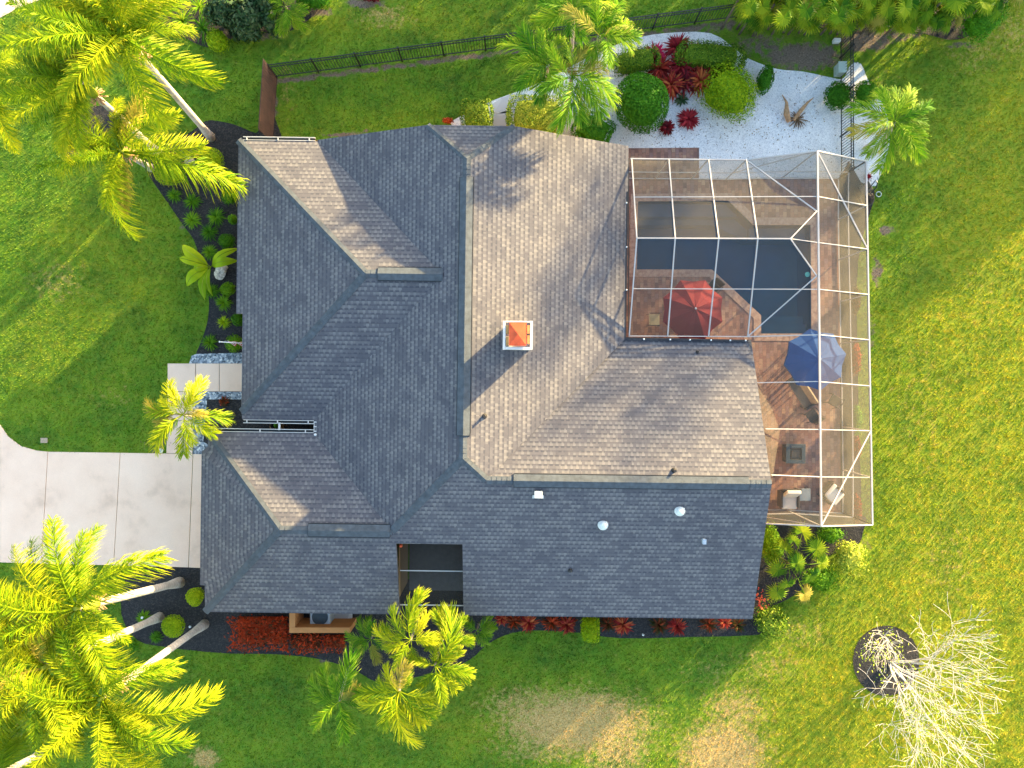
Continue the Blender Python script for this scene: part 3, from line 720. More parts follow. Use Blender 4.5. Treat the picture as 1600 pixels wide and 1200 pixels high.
# chimney
chb = to_roof(809, 545, lambda u, v: zE(u))
cz = 6.05; cc = P(809, 524, cz)
ch = empty('chimney', (cc.x, cc.y, 3.9), None, None); ch.parent = house
mb = MB(); mb.box((cc.x, cc.y, (3.9 + cz) / 2 - 0.05), (0.90, 0.86, cz - 3.9), TH); mb.build('chimney_stack', plain('cream_stucco', (0.66, 0.58, 0.44), 0.9, var=0.05), ch)
mb = MB(); c0 = Vector((cc.x, cc.y, cz))
for dx, dy, sx, sy in ((-0.475, 0, 0.09, 1.0), (0.475, 0, 0.09, 1.0), (0, 0.475, 0.86, 0.05), (0, -0.455, 0.86, 0.09)):
    mb.box(c0 + Vector((dx, dy, 0.0)), (sx, sy, 0.18), TH)
mb.box(c0 + Vector((0, 0, -0.045)), (0.86, 0.86, 0.03), TH)
mb.build('chimney_crown', M_FLASH, ch)
mb = MB()
mb.box(c0 + Vector((0.0, 0.035, 0.13)), (0.60, 0.80, 0.035), TH)
t0 = [c0 + Vector((x, y + 0.035, 0.15)) for x, y in ((-.28, -.38), (.28, -.38), (.28, .38), (-.28, .38))]; ap = c0 + Vector((0, 0.035, 0.215))
for i in range(4): mb.face([t0[i], t0[(i + 1) % 4], ap])
mb.build('chimney_cap', M_RUST, ch)
mb = MB()
for dx, dy in ((-.36, .2), (-.36, -.2), (.37, .2), (.37, -.15)): mb.box(c0 + Vector((dx, dy, 0.03)), (0.09, 0.30, 0.12), TH)
mb.build('chimney_bracket', plain('ochre_brick', (0.50, 0.27, 0.08), 0.8, var=0.2), ch)
# roof fittings
def small(nm, build, mat, smooth=False): m_ = MB(); build(m_); return m_.build(nm, mat, house, smooth)
def pipe_at(px, py, zf, r=0.05, h=0.35, mat=M_BRONZE):
    p = to_roof(px, py, zf)
    def b_(m_):
        m_.lathe(p + Vector((0, 0, -0.1)), [(r * 2.1, 0.0), (r * 2.1, 0.10), (r * 1.2, 0.18), (r, 0.2), (r, h), (r * .7, h)], 10)
    small('vent_pipe', b_, mat, False)
pipe_at(757, 650, lambda u, v: zE(u)); pipe_at(1053, 735, lambda u, v: zN(v)); pipe_at(1090, 550, lambda u, v: zN(v), 0.035, 0.22); pipe_at(891, 891, lambda u, v: zS(v), 0.045, 0.2)
for px, py in ((942, 820), (1062, 798)):
    p = to_roof(px, py, lambda u, v: zS(v))
    small('skylight_tube', lambda m_: m_.lathe(p + Vector((0, 0, -0.08)), [(0.20, 0), (0.20, 0.12), (0.15, 0.15), (0.145, 0.24), (0.12, 0.29), (0.06, 0.32), (0.01, 0.325)], 20), M_PALE, True)
p = to_roof(841, 772, lambda u, v: zS(v)); small('roof_vent', lambda m_: (m_.rbox(p + Vector((0, 0, 0.10)), (0.30, 0.27, 0.16), TH, 0.02), m_.box(p + Vector((0, 0.03, 0.0)), (0.42, 0.42, 0.02), TH, tilt=R(20))), M_FLASH)
p = to_roof(1099, 845, lambda u, v: zS(v)); small('roof_vent', lambda m_: (m_.rbox(p + Vector((0, 0, 0.10)), (0.14, 0.20, 0.18), TH, 0.02),), M_AC)
# white gutters with hangers
def gutter(a, b, nm='gutter', hang=1.5, side=1, mat=M_FLASH):
    a = HU(*a); b = HU(*b); d = (b - a).normalized(); s = d.cross(Vector((0, 0, 1))).normalized() * side; m_ = MB()
    m_.bar(a + s * 0.13, b + s * 0.13, 0.022, 0.09); m_.bar(a + s * 0.075 + Vector((0, 0, -0.07)), b + s * 0.075 + Vector((0, 0, -0.07)), 0.13, 0.012, 1); m_.bar(a + s * 0.012 + Vector((0, 0, -.02)), b + s * 0.012 + Vector((0, 0, -.02)), 0.02, 0.09)  # black trough floor puts the gutter's inner shade into the colour
    n_ = max(2, int((b - a).length / hang)); 
    for i in range(n_ + 1):
        p = a.lerp(b, (i + 0.12) / (n_ + 0.3)); m_.bar(p + Vector((0, 0, 0.035)), p + s * 0.13 + Vector((0, 0, 0.035)), 0.04, 0.02)
    return m_.build(nm, [mat, M_BLACK], house)
gutter((WW + .2, VN, E0), (U0 - .1, VN, E0), side=-1)
gutter((WW + .35, VS, E0), (U0, VS, E0), side=1); gutter((SWW + .3, SWN, E0), (U0, SWN, E0), side=-1); gutter((U0, VS - 0.04, E0), (U0, SWN + 0.04, E0), side=-1)
m_ = MB(); m_.bar(HU(-9.22, VS - .1, E0), HU(-9.22, SWN + .1, E0), 0.07, 0.07); m_.build('gutter', M_FLASH, house)
m_ = MB(); m_.lathe(HU(U0 + .08, SWN - .06, E0 + .02), [(0.05, 0), (0.05, .08), (.02, .1)], 10); m_.build('roof_knob', M_PALE, house)
# screened light court in the south slope
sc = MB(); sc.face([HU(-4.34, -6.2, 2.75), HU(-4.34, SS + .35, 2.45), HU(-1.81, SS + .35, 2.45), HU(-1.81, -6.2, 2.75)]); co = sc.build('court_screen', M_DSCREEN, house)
sc = MB()
for v_, z_ in ((-7.45, 2.66), (-8.86, 2.50)): sc.bar(HU(-4.34, v_, z_), HU(-1.81, v_, z_), 0.035, 0.05)
sc.build('screen_bar', M_FLASH, house)
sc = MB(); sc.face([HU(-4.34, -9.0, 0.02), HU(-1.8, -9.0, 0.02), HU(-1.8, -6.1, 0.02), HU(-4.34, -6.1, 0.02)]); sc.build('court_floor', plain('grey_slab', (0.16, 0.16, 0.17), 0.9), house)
m_ = MB(); m_.lathe(HU(-4.2, -6.28, zS(-6.2) - .3), [(0.06, 0), (0.07, 0.08), (0.03, 0.16)], 10); m_.build('wall_lamp', M_RUST, house)
# entry slot: door mat, pot
pot = empty('plant_pot', P(434, 664, 0), 'dark round pot on the brown mat in the narrow entry slot', 'pot')
m_ = MB(); m_.lathe(P(434, 664, 0.03), [(0.12, 0), (0.19, 0.35), (0.2, 0.4), (0.15, 0.4), (0.14, 0.3)], 14); m_.build('pot_body', M_BLACK, pot)
m_ = MB(); m_.lathe(P(434, 664, 0.30), [(0.02, 0), (0.15, 0.1), (0.10, 0.25), (0.02, 0.3)], 9); m_.build('pot_plant', L_GREEN, pot)
m_ = MB(); q = P(433, 664, 0.02); m_.box((q.x, q.y, 0.03), (0.62, 0.8, 0.03)); tag(m_.build('door_mat', plain('ochre_mat', (0.30, 0.17, 0.07), 0.95)), 'brown door mat under the pot in the narrow entry slot', 'mat')

# ---------------------------------------------------------------- pool cage
cage = empty('pool_cage', (P(1170, 500, 0).x, P(1170, 500, 0).y, 0), 'cream framed screen enclosure over the pool and patio', 'pool enclosure')
NX = [(987, 995, 983), (1045, 1055, 1043), (1107, 1123, 1107), (1166, 1184, 1168)]
ZEV, ZRG, ZBM = 2.72, 4.05, 3.6
CA = Vector
def C(px, py, z): return P(px, py, z)
def beam(nm, a, b, w_=0.07, h=0.10, mat=M_FRAME):
    m_ = MB(); m_.bar(a, b, w_ * 0.62, h * 0.7); return m_.build(nm, mat, cage)
ridge_pts = []
for xn, xr, xs_ in NX:
    a, b, c = C(xn, 249, ZEV), C(xr, 372, ZRG), C(xs_, 526, ZEV); ridge_pts.append(b)
    beam('rafter', a, b); beam('rafter', b, c)
AP = C(1235, 373, ZRG); V1 = C(1276, 330, ZBM + .02); V2 = C(1276, 431, ZBM - .02)
NB = C(1277, 236, ZBM); SB = C(1283, 822, ZBM); NEc = C(1353, 252, 2.45); SEc = C(1363, 820, 2.6)
beam('ridge_beam', C(995, 372, ZRG), AP, 0.07, 0.1)
beam('main_beam', NB, SB, 0.10, 0.14); beam('eave_beam', NEc, SEc, 0.09, 0.12)
beam('eave_beam', C(985, 248, ZEV), C(1166, 250, ZEV), 0.07, 0.1); beam('eave_beam', C(1166, 250, ZEV), NB, 0.07, 0.1); beam('eave_beam', NB, NEc, 0.07, 0.1)
SEAV = C(1168, 526, ZEV); S2 = C(1281, 523, ZBM)
beam('eave_beam', C(984, 525, ZEV), SEAV, 0.06, 0.1); beam('purlin', SEAV, S2, 0.06, 0.08)
beam('eave_beam', C(1196, 818, 2.98), SB, 0.07, 0.1); beam('eave_beam', SB, SEc, 0.07, 0.1)
for a, b in ((AP, V1), (AP, V2)): beam('hip_beam', a, b, 0.06, 0.08)
for a, b in ((C(1166, 250, ZEV), V1), (SEAV, V2), (NB, C(1355, 388, 2.5)), (C(1361, 672, 2.56), SB)): beam('brace', a, b, 0.07, 0.08)
zmid = 3.37
beam('purlin', C(991, 308, zmid), C(1277, 307, ZBM), 0.045, 0.06); beam('purlin', C(988, 451, zmid), C(1277, 452, ZBM), 0.045, 0.06)
beam('purlin', AP, C(1278, 379, ZBM), 0.045, 0.06)
PR = [((1277, 307), (1354, 321)), ((1278, 379), (1355, 389)), ((1279, 452), (1357, 460)), ((1281, 523), (1358, 531)), ((1278, 596), (1360, 603)), ((1280, 671), (1361, 673)), ((1282, 745), (1362, 746))]
for (a, b) in PR: beam('purlin', C(*a, ZBM), C(*b, 2.53), 0.05, 0.07)
WP = [((1182, 598, 3.2), (1278, 596)), ((1196, 670, 3.9), (1280, 671)), ((1205, 742, 4.45), (1282, 745))]
for a, b in WP: beam('purlin', C(*a), C(*b, ZBM), 0.05, 0.07)
# roof screens
def scr(pts, nm='roof_screen', mat=M_SCREEN):
    m_ = MB(); c = sum((Vector(p) for p in pts), Vector()) / len(pts)
    for i in range(len(pts)): m_.face([pts[i], pts[(i + 1) % len(pts)], c])
    return m_.build(nm, mat, cage)
scr([C(987, 249, ZEV), C(1166, 249, ZEV), V1, AP, C(995, 372, ZRG)]); scr([C(1166, 249, ZEV), NB, V1]); scr([V1, AP, V2]); scr([C(983, 526, ZEV), C(995, 372, ZRG), AP, V2, SEAV]); scr([SEAV, V2, S2])
scr([NB, NEc, SEc, SB]); scr([SEAV, S2, SB, C(1196, 818, 2.98), C(1205, 760, 4.5), C(1182, 598, 3.2)])
# walls
def base(p): return Vector((p.x, p.y, 0.04))
wallN = [C(985, 248, ZEV), C(1045, 249, ZEV), C(1107, 249, ZEV), C(1166, 250, ZEV), NB, NEc]
wallE = [NEc] + [C(*b, 2.53) for _, b in PR] + [SEc]
wallS = [C(1196, 818, 2.98), SB, SEc]
for wall in (wallN, wallE, wallS):
    for i, p in enumerate(wall):
        beam('post', p, base(p), 0.06, 0.06)
        if i + 1 < len(wall):
            q = wall[i + 1]; ch_ = Vector((0, 0, 0.95))
            m_ = MB(); m_.face([base(p), base(q), q, p]); m_.build('wall_screen', M_SCREEN, cage)
            beam('chair_rail', base(p) + ch_, base(q) + ch_, 0.05, 0.06); beam('bottom_rail', base(p) + Vector((0, 0, .03)), base(q) + Vector((0, 0, .03)), 0.06, 0.06)
            if abs(q.z - p.z) > 5 or (wall is wallN and i in (3, )) or (wall is wallS and i == 0): beam('wall_brace', base(p) + ch_, q, 0.05, 0.05)
# dark gutter on the house side with white bolt heads
m_ = MB(); g0 = C(980, 300, 2.78); g1 = C(977, 528, 2.78); g2 = C(1169, 532, 2.78)
m_.bar(g0, g1, 0.05, 0.12); m_.bar(g1, g2, 0.05, 0.12); m_.build('cage_gutter', M_BRONZE, cage)
for q in ((979, 317), (979, 386), (979, 453), (1006, 530), (1047, 530.5), (1078, 531), (1111, 531.4), (1141, 531.7), (1165, 532)):
    m_ = MB(); m_.lathe(C(*q, 2.85), [(0.035, 0), (0.035, .02), (.01, .035)], 8); m_.build('bolt', M_PALE, cage)
beam('downpipe', C(982, 250, 2.6), C(982, 520, 2.6), 0.05, 0.05, M_BRONZE)

# ---------------------------------------------------------------- patio furniture
def umbrella(label, px, py, zt, rr, mat, rot, group='patio umbrellas'):
    c = P(px, py, zt); e = empty('patio_umbrella', (c.x, c.y, 0.03), label, 'umbrella', group)
    m_ = MB(); n_ = 8; drop = 0.42; rows = [(0.02, 0), (0.5, -0.17), (1.0, -drop)]
    for i in range(n_):
        a0 = rot + 2 * math.pi * i / n_; a1 = rot + 2 * math.pi * (i + 1) / n_; am = (a0 + a1) / 2
        def pt(a, k, sag=0): r_, z_ = rows[k]; f_ = 1.0 - (0.045 * r_ if sag else 0); rad = rr * r_ * (math.cos(math.pi / n_) if sag else 1) * f_; return (c.x + math.cos(a) * rad, c.y + math.sin(a) * rad, zt + z_ - (0.02 if sag else 0))
        for k in range(2):
            m_.face([pt(a0, k), pt(a0, k + 1), pt(am, k + 1, 1), pt(am, k, 1)]); m_.face([pt(am, k, 1), pt(am, k + 1, 1), pt(a1, k + 1), pt(a1, k)])
        # valance
        p0, p1, p2 = pt(a0, 2), pt(am, 2, 1), pt(a1, 2); d = Vector((0, 0, -0.12))
        m_.face([p0, Vector(p0) + d, Vector(p1) + d, p1]); m_.face([p1, Vector(p1) + d, Vector(p2) + d, p2])
    m_.build('canopy', mat, e)
    m_ = MB()
    for i in range(n_):
        a0 = rot + 2 * math.pi * i / n_; m_.bar((c.x, c.y, zt - .05), (c.x + math.cos(a0) * rr * .96, c.y + math.sin(a0) * rr * .96, zt - drop - .03), 0.02, 0.02)
    m_.build('ribs', M_BRONZE, e)
    m_ = MB(); m_.tube([(c.x, c.y, 0.05), (c.x, c.y, zt - .03)], 0.022, 8); m_.build('pole', M_BRONZE, e)
    m_ = MB(); m_.lathe((c.x, c.y, zt - 0.005), [(0.03, 0), (0.045, 0.03), (0.03, 0.07), (0.005, 0.08)], 10); m_.build('finial', M_PALE, e, True)
    m_ = MB(); m_.lathe((c.x, c.y, 0.032), [(0.25, 0), (0.25, 0.05), (0.06, 0.09), (0.05, 0.2)], 16); m_.build('umbrella_base', M_BLACK, e)
    return c
umbrella('crimson octagonal patio umbrella above the paver corner inside the pool cage', 1087, 482, 2.5, 1.29, M_RED, R(22.5))
umbrella('blue octagonal patio umbrella straddling the long cage beam', 1281, 561, 2.45, 1.27, M_BLUE, R(10))
def round_table(px, py, label, r=0.55):
    c = P(px, py, 0.72); e = empty('patio_table', (c.x, c.y, 0.03), label, 'table')
    m_ = MB(); m_.lathe((c.x, c.y, 0.70), [(0.02, 0), (r, 0), (r, 0.03), (0.02, 0.03)], 28); m_.build('tabletop', M_BRONZE, e)
    for k in range(4):
        a = R(45 + 90 * k); m_ = MB(); m_.tube([(c.x + math.cos(a) * r * .8, c.y + math.sin(a) * r * .8, 0.04), (c.x + math.cos(a) * r * .6, c.y + math.sin(a) * r * .6, 0.7)], 0.018, 6); m_.build('leg', M_BRONZE, e)
round_table(1087, 488, 'round dark table under the crimson umbrella'); round_table(1281, 568, 'round dark table under the blue umbrella')
def metal_chair(px, py, rz, label, group, seatm=M_WICK):
    c = P(px, py, 0); e = empty('patio_chair', (c.x, c.y, 0.03), label, 'chair', group, rz)
    def part(nm, fn, mt): m_ = MB(); fn(m_); return m_.build(nm, mt, e, keep=False)
    part('seat', lambda m_: m_.rbox((0, 0, 0.42), (0.46, 0.44, 0.05), 0, 0.015), seatm)
    part('backrest', lambda m_: m_.rbox((0, 0.26, 0.70), (0.46, 0.04, 0.45), 0, 0.012, tilt=R(-10)), seatm)
    for x in (-1, 1):
        part('armrest', lambda m_: (m_.bar((x * .26, -.20, .62), (x * .26, .24, .64), .035, .025), m_.bar((x * .26, -.2, .62), (x * .26, -.2, .42), .025)), M_BRONZE)
        for y in (-1, 1): part('leg', lambda m_: m_.bar((x * .22, y * .2, .42), (x * .25, y * .24, 0), .025), M_BRONZE)
    return e
e = metal_chair(1019, 501, R(90), 'tan backed chair left of the crimson umbrella', 'chairs at the umbrella tables', plain('tan_sling', (0.42, 0.37, 0.24), 0.8))
metal_chair(1262, 648, R(215), 'dark slim framed chair at the foot of the taupe bench', 'chairs at the umbrella tables')
metal_chair(1297, 626, R(150), 'dark slim framed chair below the blue umbrella, near the cage side', 'chairs at the umbrella tables')
metal_chair(1110, 452, R(-40), 'chair tucked under the upper right edge of the crimson umbrella', 'chairs at the umbrella tables')
metal_chair(1246, 552, R(80), 'chair tucked under the left edge of the blue umbrella', 'chairs at the umbrella tables')
# taupe covered bench
bc = P(1250, 614, 0.5); be = empty('patio_bench', (bc.x, bc.y, 0.03), 'long taupe bench set at an angle beside the blue umbrella', 'bench', rz=R(-57))
def bpart(nm, fn, mt): m_ = MB(); fn(m_); return m_.build(nm, mt, be, keep=False)
bpart('seat', lambda m_: m_.rbox((0, 0, .42), (1.35, .40, .12), 0, .04), M_TAUPE)
bpart('backrest', lambda m_: m_.rbox((0, .24, .66), (1.38, .09, .46), 0, .03, tilt=R(-12)), plain('tan_edge', (0.40, 0.31, 0.19), .8))
bpart('armrest', lambda m_: m_.rbox((.70, .02, .52), (.08, .48, .3), 0, .02), M_WICK); bpart('armrest', lambda m_: m_.rbox((-.70, .02, .52), (.08, .48, .3), 0, .02), M_WICK)
for x in (-1, 1):
    for y in (-1, 1): bpart('leg', lambda m_: m_.box((x * .62, y * .16, .18), (.06, .06, .36)), M_BRONZE)
# fire pit
fc = P(1243, 709, 0.6); fe = empty('fire_pit', (fc.x, fc.y, 0.03), 'square slate coloured fire pit table with a sunken basin', 'fire pit', rz=R(-1))
def fpart(nm, fn, mt): m_ = MB(); fn(m_); return m_.build(nm, mt, fe, keep=False)
fpart('table_rim', lambda m_: [m_.rbox(c, s, 0, .012) for c, s in (((-.335, 0, .58), (.16, .83, .05)), ((.335, 0, .58), (.16, .83, .05)), ((0, .335, .58), (.51, .16, .05)), ((0, -.335, .58), (.51, .16, .05)))], M_SLATE)
fpart('basin', lambda m_: (m_.box((0, 0, .50), (.50, .50, .02)), m_.rbox((0, 0, .53), (.34, .32, .05), 0, .02)), M_BRONZE)
fpart('cabinet', lambda m_: [m_.box(c, s) for c, s in (((-.35, 0, .29), (.03, .7, .52)), ((.35, 0, .29), (.03, .7, .52)), ((0, .35, .29), (.67, .03, .52)), ((0, -.35, .29), (.67, .03, .52)))], M_BRONZE)
fpart('handle', lambda m_: (m_.box((-.44, .30, .54), (.08, .06, .04)), m_.box((-.44, -.32, .54), (.08, .06, .04))), M_BLACK)
# two cushioned lounge chairs and the table between them
def lounge(px, py, rz, label):
    c = P(px, py, 0); e = empty('lounge_chair', (c.x, c.y, 0.03), label, 'armchair', 'cushioned armchairs in the cage corner', rz)
    def part(nm, fn, mt): m_ = MB(); fn(m_); return m_.build(nm, mt, e, True, keep=False)
    m_ = MB(); m_.rbox((0, 0.0, .22), (.66, .68, .12), 0, .02)
    for x in (-1, 1):
        m_.rbox((x * .36, .0, .32), (.07, .70, .5), 0, .02)
    m_.rbox((0, .38, .46), (.78, .06, .72), 0, .02, tilt=R(-14)); m_.build('frame', M_WICK, e, keep=False)
    part('seat_cushion', lambda m_: m_.rbox((0, -.10, .38), (.62, .66, .17), 0, .05), M_CUSH)
    part('back_cushion', lambda m_: m_.rbox((0, .25, .68), (.60, .17, .62), 0, .05, tilt=R(-24)), M_CUSH)
lounge(1227, 777, R(0), 'cream cushioned armchair squarely facing the cage end wall')
lounge(1293, 769, R(50), 'cream cushioned armchair turned at an angle, under the cage brace')
sc_ = P(1257, 773, 0.5); se = empty('side_table', (sc_.x, sc_.y, 0.03), 'square grey side table between the two cream armchairs', 'side table')
def spart(nm, fn, mt): m_ = MB(); fn(m_); return m_.build(nm, mt, se, keep=False)
spart('tabletop', lambda m_: m_.rbox((0, 0, .46), (.52, .52, .03), 0, .008), plain('grey_glass', (0.23, 0.26, 0.29), .3))
for x in (-1, 1):
    for y in (-1, 1): spart('leg', lambda m_: m_.box((x * .22, y * .22, .22), (.04, .04, .44)), M_WICK)
# pool light fitting
m_ = MB(); q = P(1262, 430, -.3); m_.lathe(q, [(0.11, 0), (0.11, .03), (.06, .05)], 14); tag(m_.build('pool_float', plain('turquoise_plastic', (0.10, 0.55, 0.48), .4)), 'small turquoise disc at the right edge of the pool water', 'pool float')
bpy.data.objects['pool_float'].location.z = 0.2
bpy.data.objects['pool_float'].location.x = -0.1

# ---------------------------------------------------------------- fences
def picket_fence(pts, label, h=1.22, panel=1.83):
    e = empty('metal_fence', pts[0], label, 'fence', 'black picket fences round the side yard')
    for a, b in zip(pts[:-1], pts[1:]):
        L = (b - a).length; n_ = max(1, round(L / panel)); d = (b - a).normalized()
        for i in range(n_ + 1):
            p = a.lerp(b, i / n_); m_ = MB(); m_.box((p.x, p.y, h / 2 + .02), (.06, .06, h + .04)); m_.box((p.x, p.y, h + .05), (.075, .075, .02)); m_.build('post', M_BLACK, e)
            if i < n_:
                q = a.lerp(b, (i + 1) / n_); m_ = MB()
                for z_ in (.12, h - .22, h - .02): m_.bar(p + Vector((0, 0, z_)), q + Vector((0, 0, z_)), .035, .035)
                k = max(2, int((q - p).length / .115))
                for j in range(1, k):
                    s_ = p.lerp(q, j / k); m_.box((s_.x, s_.y, h / 2 + .02), (.018, .018, h - .1))
                m_.build('panel', M_BLACK, e)
picket_fence([P(433, 121), P(1150, 28)], 'black metal picket fence crossing the top side yard behind the palms')
picket_fence([P(1150, 28), P(1313, 20)], 'short black metal fence run half hidden by the fan palm hedge')
picket_fence([P(1312, 30), P(1313, 275)], 'black metal picket fence running from the palm hedge to the cage corner')
we = empty('wood_fence', P(430, 170), 'brown wooden board fence at the left end of the side yard', 'fence')
a, b = P(433, 120), P(426, 224); n_ = 22
for i in range(n_):
    p = a.lerp(b, (i + .5) / n_); m_ = MB(); m_.box((p.x, p.y, .87), (.025, (b - a).length / n_ * .93, 1.74 + .02 * rnd.random()), math.atan2((b - a).y, (b - a).x) + R(90)); m_.build('board', M_WOOD, we)
for z_ in (.35, .9, 1.5): m_ = MB(); m_.bar(a + Vector((-.04, 0, z_)), b + Vector((-.04, 0, z_)), .04, .08); m_.build('rail', M_WOOD, we)

# ---------------------------------------------------------------- small yard things
ace = P(500, 964, .8)
wle = empty('screen_wall', P(500, 975), 'terracotta L shaped privacy wall around the air conditioner', 'wall')
m_ = MB(); zt = 1.25
x0, x1 = P(452, 0, zt).x, P(547, 0, zt).x; y0, y1 = P(0, 989, zt).y, P(0, 980.5, zt).y; yt = P(0, 950, zt).y; xl = P(461, 0, zt).x
m_.box(((x0 + x1) / 2, (y0 + y1) / 2, zt / 2), (x1 - x0, y1 - y0, zt)); m_.build('wall_front', M_TERRA, wle)
m_ = MB(); m_.box(((x0 + xl) / 2, (y1 + .003 + yt) / 2, zt / 2 - .001), (xl - x0, yt - y1 - .006, zt - .002)); m_.build('wall_side', M_TERRA, wle)
ac = empty('air_conditioner', (ace.x, ace.y, 0), 'pale grey air conditioner unit behind the terracotta wall', 'air conditioner')
m_ = MB(); m_.rbox((ace.x, ace.y, .42), (.86, .80, .78), 0, .05); m_.build('casing', M_AC, ac)
m_ = MB(); m_.lathe((ace.x, ace.y, .813), [(.34, 0), (.34, .01), (.30, .01), (.05, .02)], 24); m_.build('fan_grille', M_SLATE, ac)
m_ = MB(); q = P(531, 966, 0); m_.box((q.x, q.y, .06), (1.1, .8, .1)); tag(m_.build('concrete_pad', M_FLAG), 'grey concrete pad beside the air conditioner', 'pad', kind='structure')
def rock(nm, px, py, r, h, label, mat, seed, spiky=False):
    rg = random.Random(seed); bm = bmesh.new(); bmesh.ops.create_icosphere(bm, subdivisions=3, radius=1)
    ph = [Vector((rg.uniform(-1, 1), rg.uniform(-1, 1), rg.uniform(-1, 1))) for _ in range(9)]
    for v in bm.verts:
        k = 1 + sum(0.09 * math.sin(3.2 * v.co.dot(p_) + i) for i, p_ in enumerate(ph)) + (rg.uniform(-.14, .14) if spiky else 0)
        v.co = v.co * k
    c = P(px, py, h * .5)
    me = bpy.data.meshes.new(nm)
    for v in bm.verts: v.co = Vector((c.x + v.co.x * r, c.y + v.co.y * r, max(0, h * .45 + v.co.z * h * .55)))
    bm.to_mesh(me); bm.free(); return tag(link(nm, me, mat), label, 'rock')
rock('boulder', 297, 253, .24, .35, 'smooth tan boulder in black mulch between two round lime shrubs', M_STONE, 3)
rock('coral_rock', 344, 425, .29, .35, 'rough pale coral rock beside the broad leaved plant', plain('coral', (0.62, 0.55, 0.48), .95, var=.45, scale=14, bump=.8), 8, True)
# valve cover and drain ring in the lawn
m_ = MB(); q = P(70, 688); m_.box((q.x, q.y, .045), (.30, .22, .03)); tag(m_.build('valve_cover', plain('tan_lid', (.40, .30, .20), .8, var=.3, scale=20)), 'small tan utility lid in the lawn by the driveway', 'utility cover')
m_ = MB(); q = P(252, 704); m_.lathe((q.x, q.y, .02), [(.06, 0), (.06, .03), (.10, .03), (.10, 0)], 18); tag(m_.build('drain_ring', M_PALE), 'small white drain ring between the lawn and the walkway corner', 'drain')
ub = empty('utility_box', P(1307, 113), 'pale green utility box beside the black fence above the gravel', 'utility box')
m_ = MB(); q = P(1308, 113); m_.rbox((q.x, q.y, .25), (.32, .45, .5), 0, .03); m_.build('box_body', plain('pale_green_box', (.36, .44, .38), .6), ub); m_ = MB(); m_.rbox((q.x, q.y, .52), (.36, .48, .05), 0, .015); m_.build('lid', plain('pale_green_lid', (.42, .50, .44), .6), ub)
m_ = MB(); q = P(1305, 66); m_.rbox((q.x, q.y, .12), (.30, .16, .24), 0, .03); tag(m_.build('meter_box', M_PALE), 'small white box at the foot of the fan palm hedge', 'box')
def spotlight(px, py, label):
    c = P(px, py); e = empty('garden_light', c, label, 'garden light', 'small white lights at the palm trunks')
    m_ = MB(); m_.tube([c, c + Vector((0, 0, .2))], .015, 6); m_.build('stake', M_BLACK, e); m_ = MB(); m_.lathe(c + Vector((0, 0, .2)), [(.03, 0), (.055, .05), (.05, .09), (.01, .10)], 10); m_.build('lamp_head', M_PALE, e)
for px, py, lb in ((240, 236, 'white garden light beside the middle top left palm trunk base'), (259, 912, 'white garden light beside the uppermost of the three lower left trunks'),
                   (227, 962, 'white garden light beside the middle one of the three lower left trunks'), (301, 976, 'white garden light beside the lowest of the three lower left trunks')): spotlight(px, py, lb)
# flag on a slanted pole
fl0, fl1 = P(386, 537, 2.0), P(343, 534, 2.75)
fg = empty('flag', fl0, 'striped red, white and blue flag on a white pole fixed to the front wall', 'flag')
m_ = MB(); m_.tube([fl0, fl1], .018, 8); m_.lathe(fl1 - Vector((0, 0, .03)), [(.02, 0), (.035, .03), (.01, .06)], 8); m_.build('flag_pole', M_PALE, fg)
def flag_mat():
    m = NM('striped_flag'); uv = m.n('TexCoord').outputs['UV']; sp = m.n('SeparateXYZ', {'Vector': uv})
    st = m.math('GREATER_THAN', m.math('FRACT', m.math('MULTIPLY', sp.outputs['Y'], 6.5)), .5)
    c = m.mix(st, (.55, .02, .03), (.78, .77, .75))
    k = m.math('MULTIPLY', m.math('LESS_THAN', sp.outputs['X'], .4), m.math('GREATER_THAN', sp.outputs['Y'], .46))
    v = m.n('TexVoronoi', {'Vector': uv, 'Scale': 22.0, 'Randomness': .1})
    st2 = m.math('LESS_THAN', v.outputs['Distance'], .22)
    c = m.mix(k, c, m.mix(st2, (.02, .03, .16), (.75, .75, .75))); m.color(c); m.rough(.8); return m.m
me = MB(); NI, NJ = 18, 10; d = (fl1 - fl0).normalized(); G = [[None] * (NJ + 1) for _ in range(NI + 1)]
for i in range(NI + 1):
    for j in range(NJ + 1):
        s_ = i / NI; t_ = j / NJ; p = fl1.lerp(fl0, .05 + .62 * s_) + Vector((0, 0, -0.75 * t_)); fold = .07 * t_ * math.sin(s_ * 15 + 1) + .05 * t_ * math.sin(t_ * 4)
        G[i][j] = p + Vector((.04 * math.sin(s_ * 9), 1, 0)).normalized() * fold * 1.2 + Vector((.10 * t_, 0, 0))
for i in range(NI):
    for j in range(NJ):
        me.face([G[i][j], G[i + 1][j], G[i + 1][j + 1], G[i][j + 1]], [(i / NI, 1 - j / NJ), ((i + 1) / NI, 1 - j / NJ), ((i + 1) / NI, 1 - (j + 1) / NJ), (i / NI, 1 - (j + 1) / NJ)])
me.build('flag_cloth', flag_mat(), fg, True)
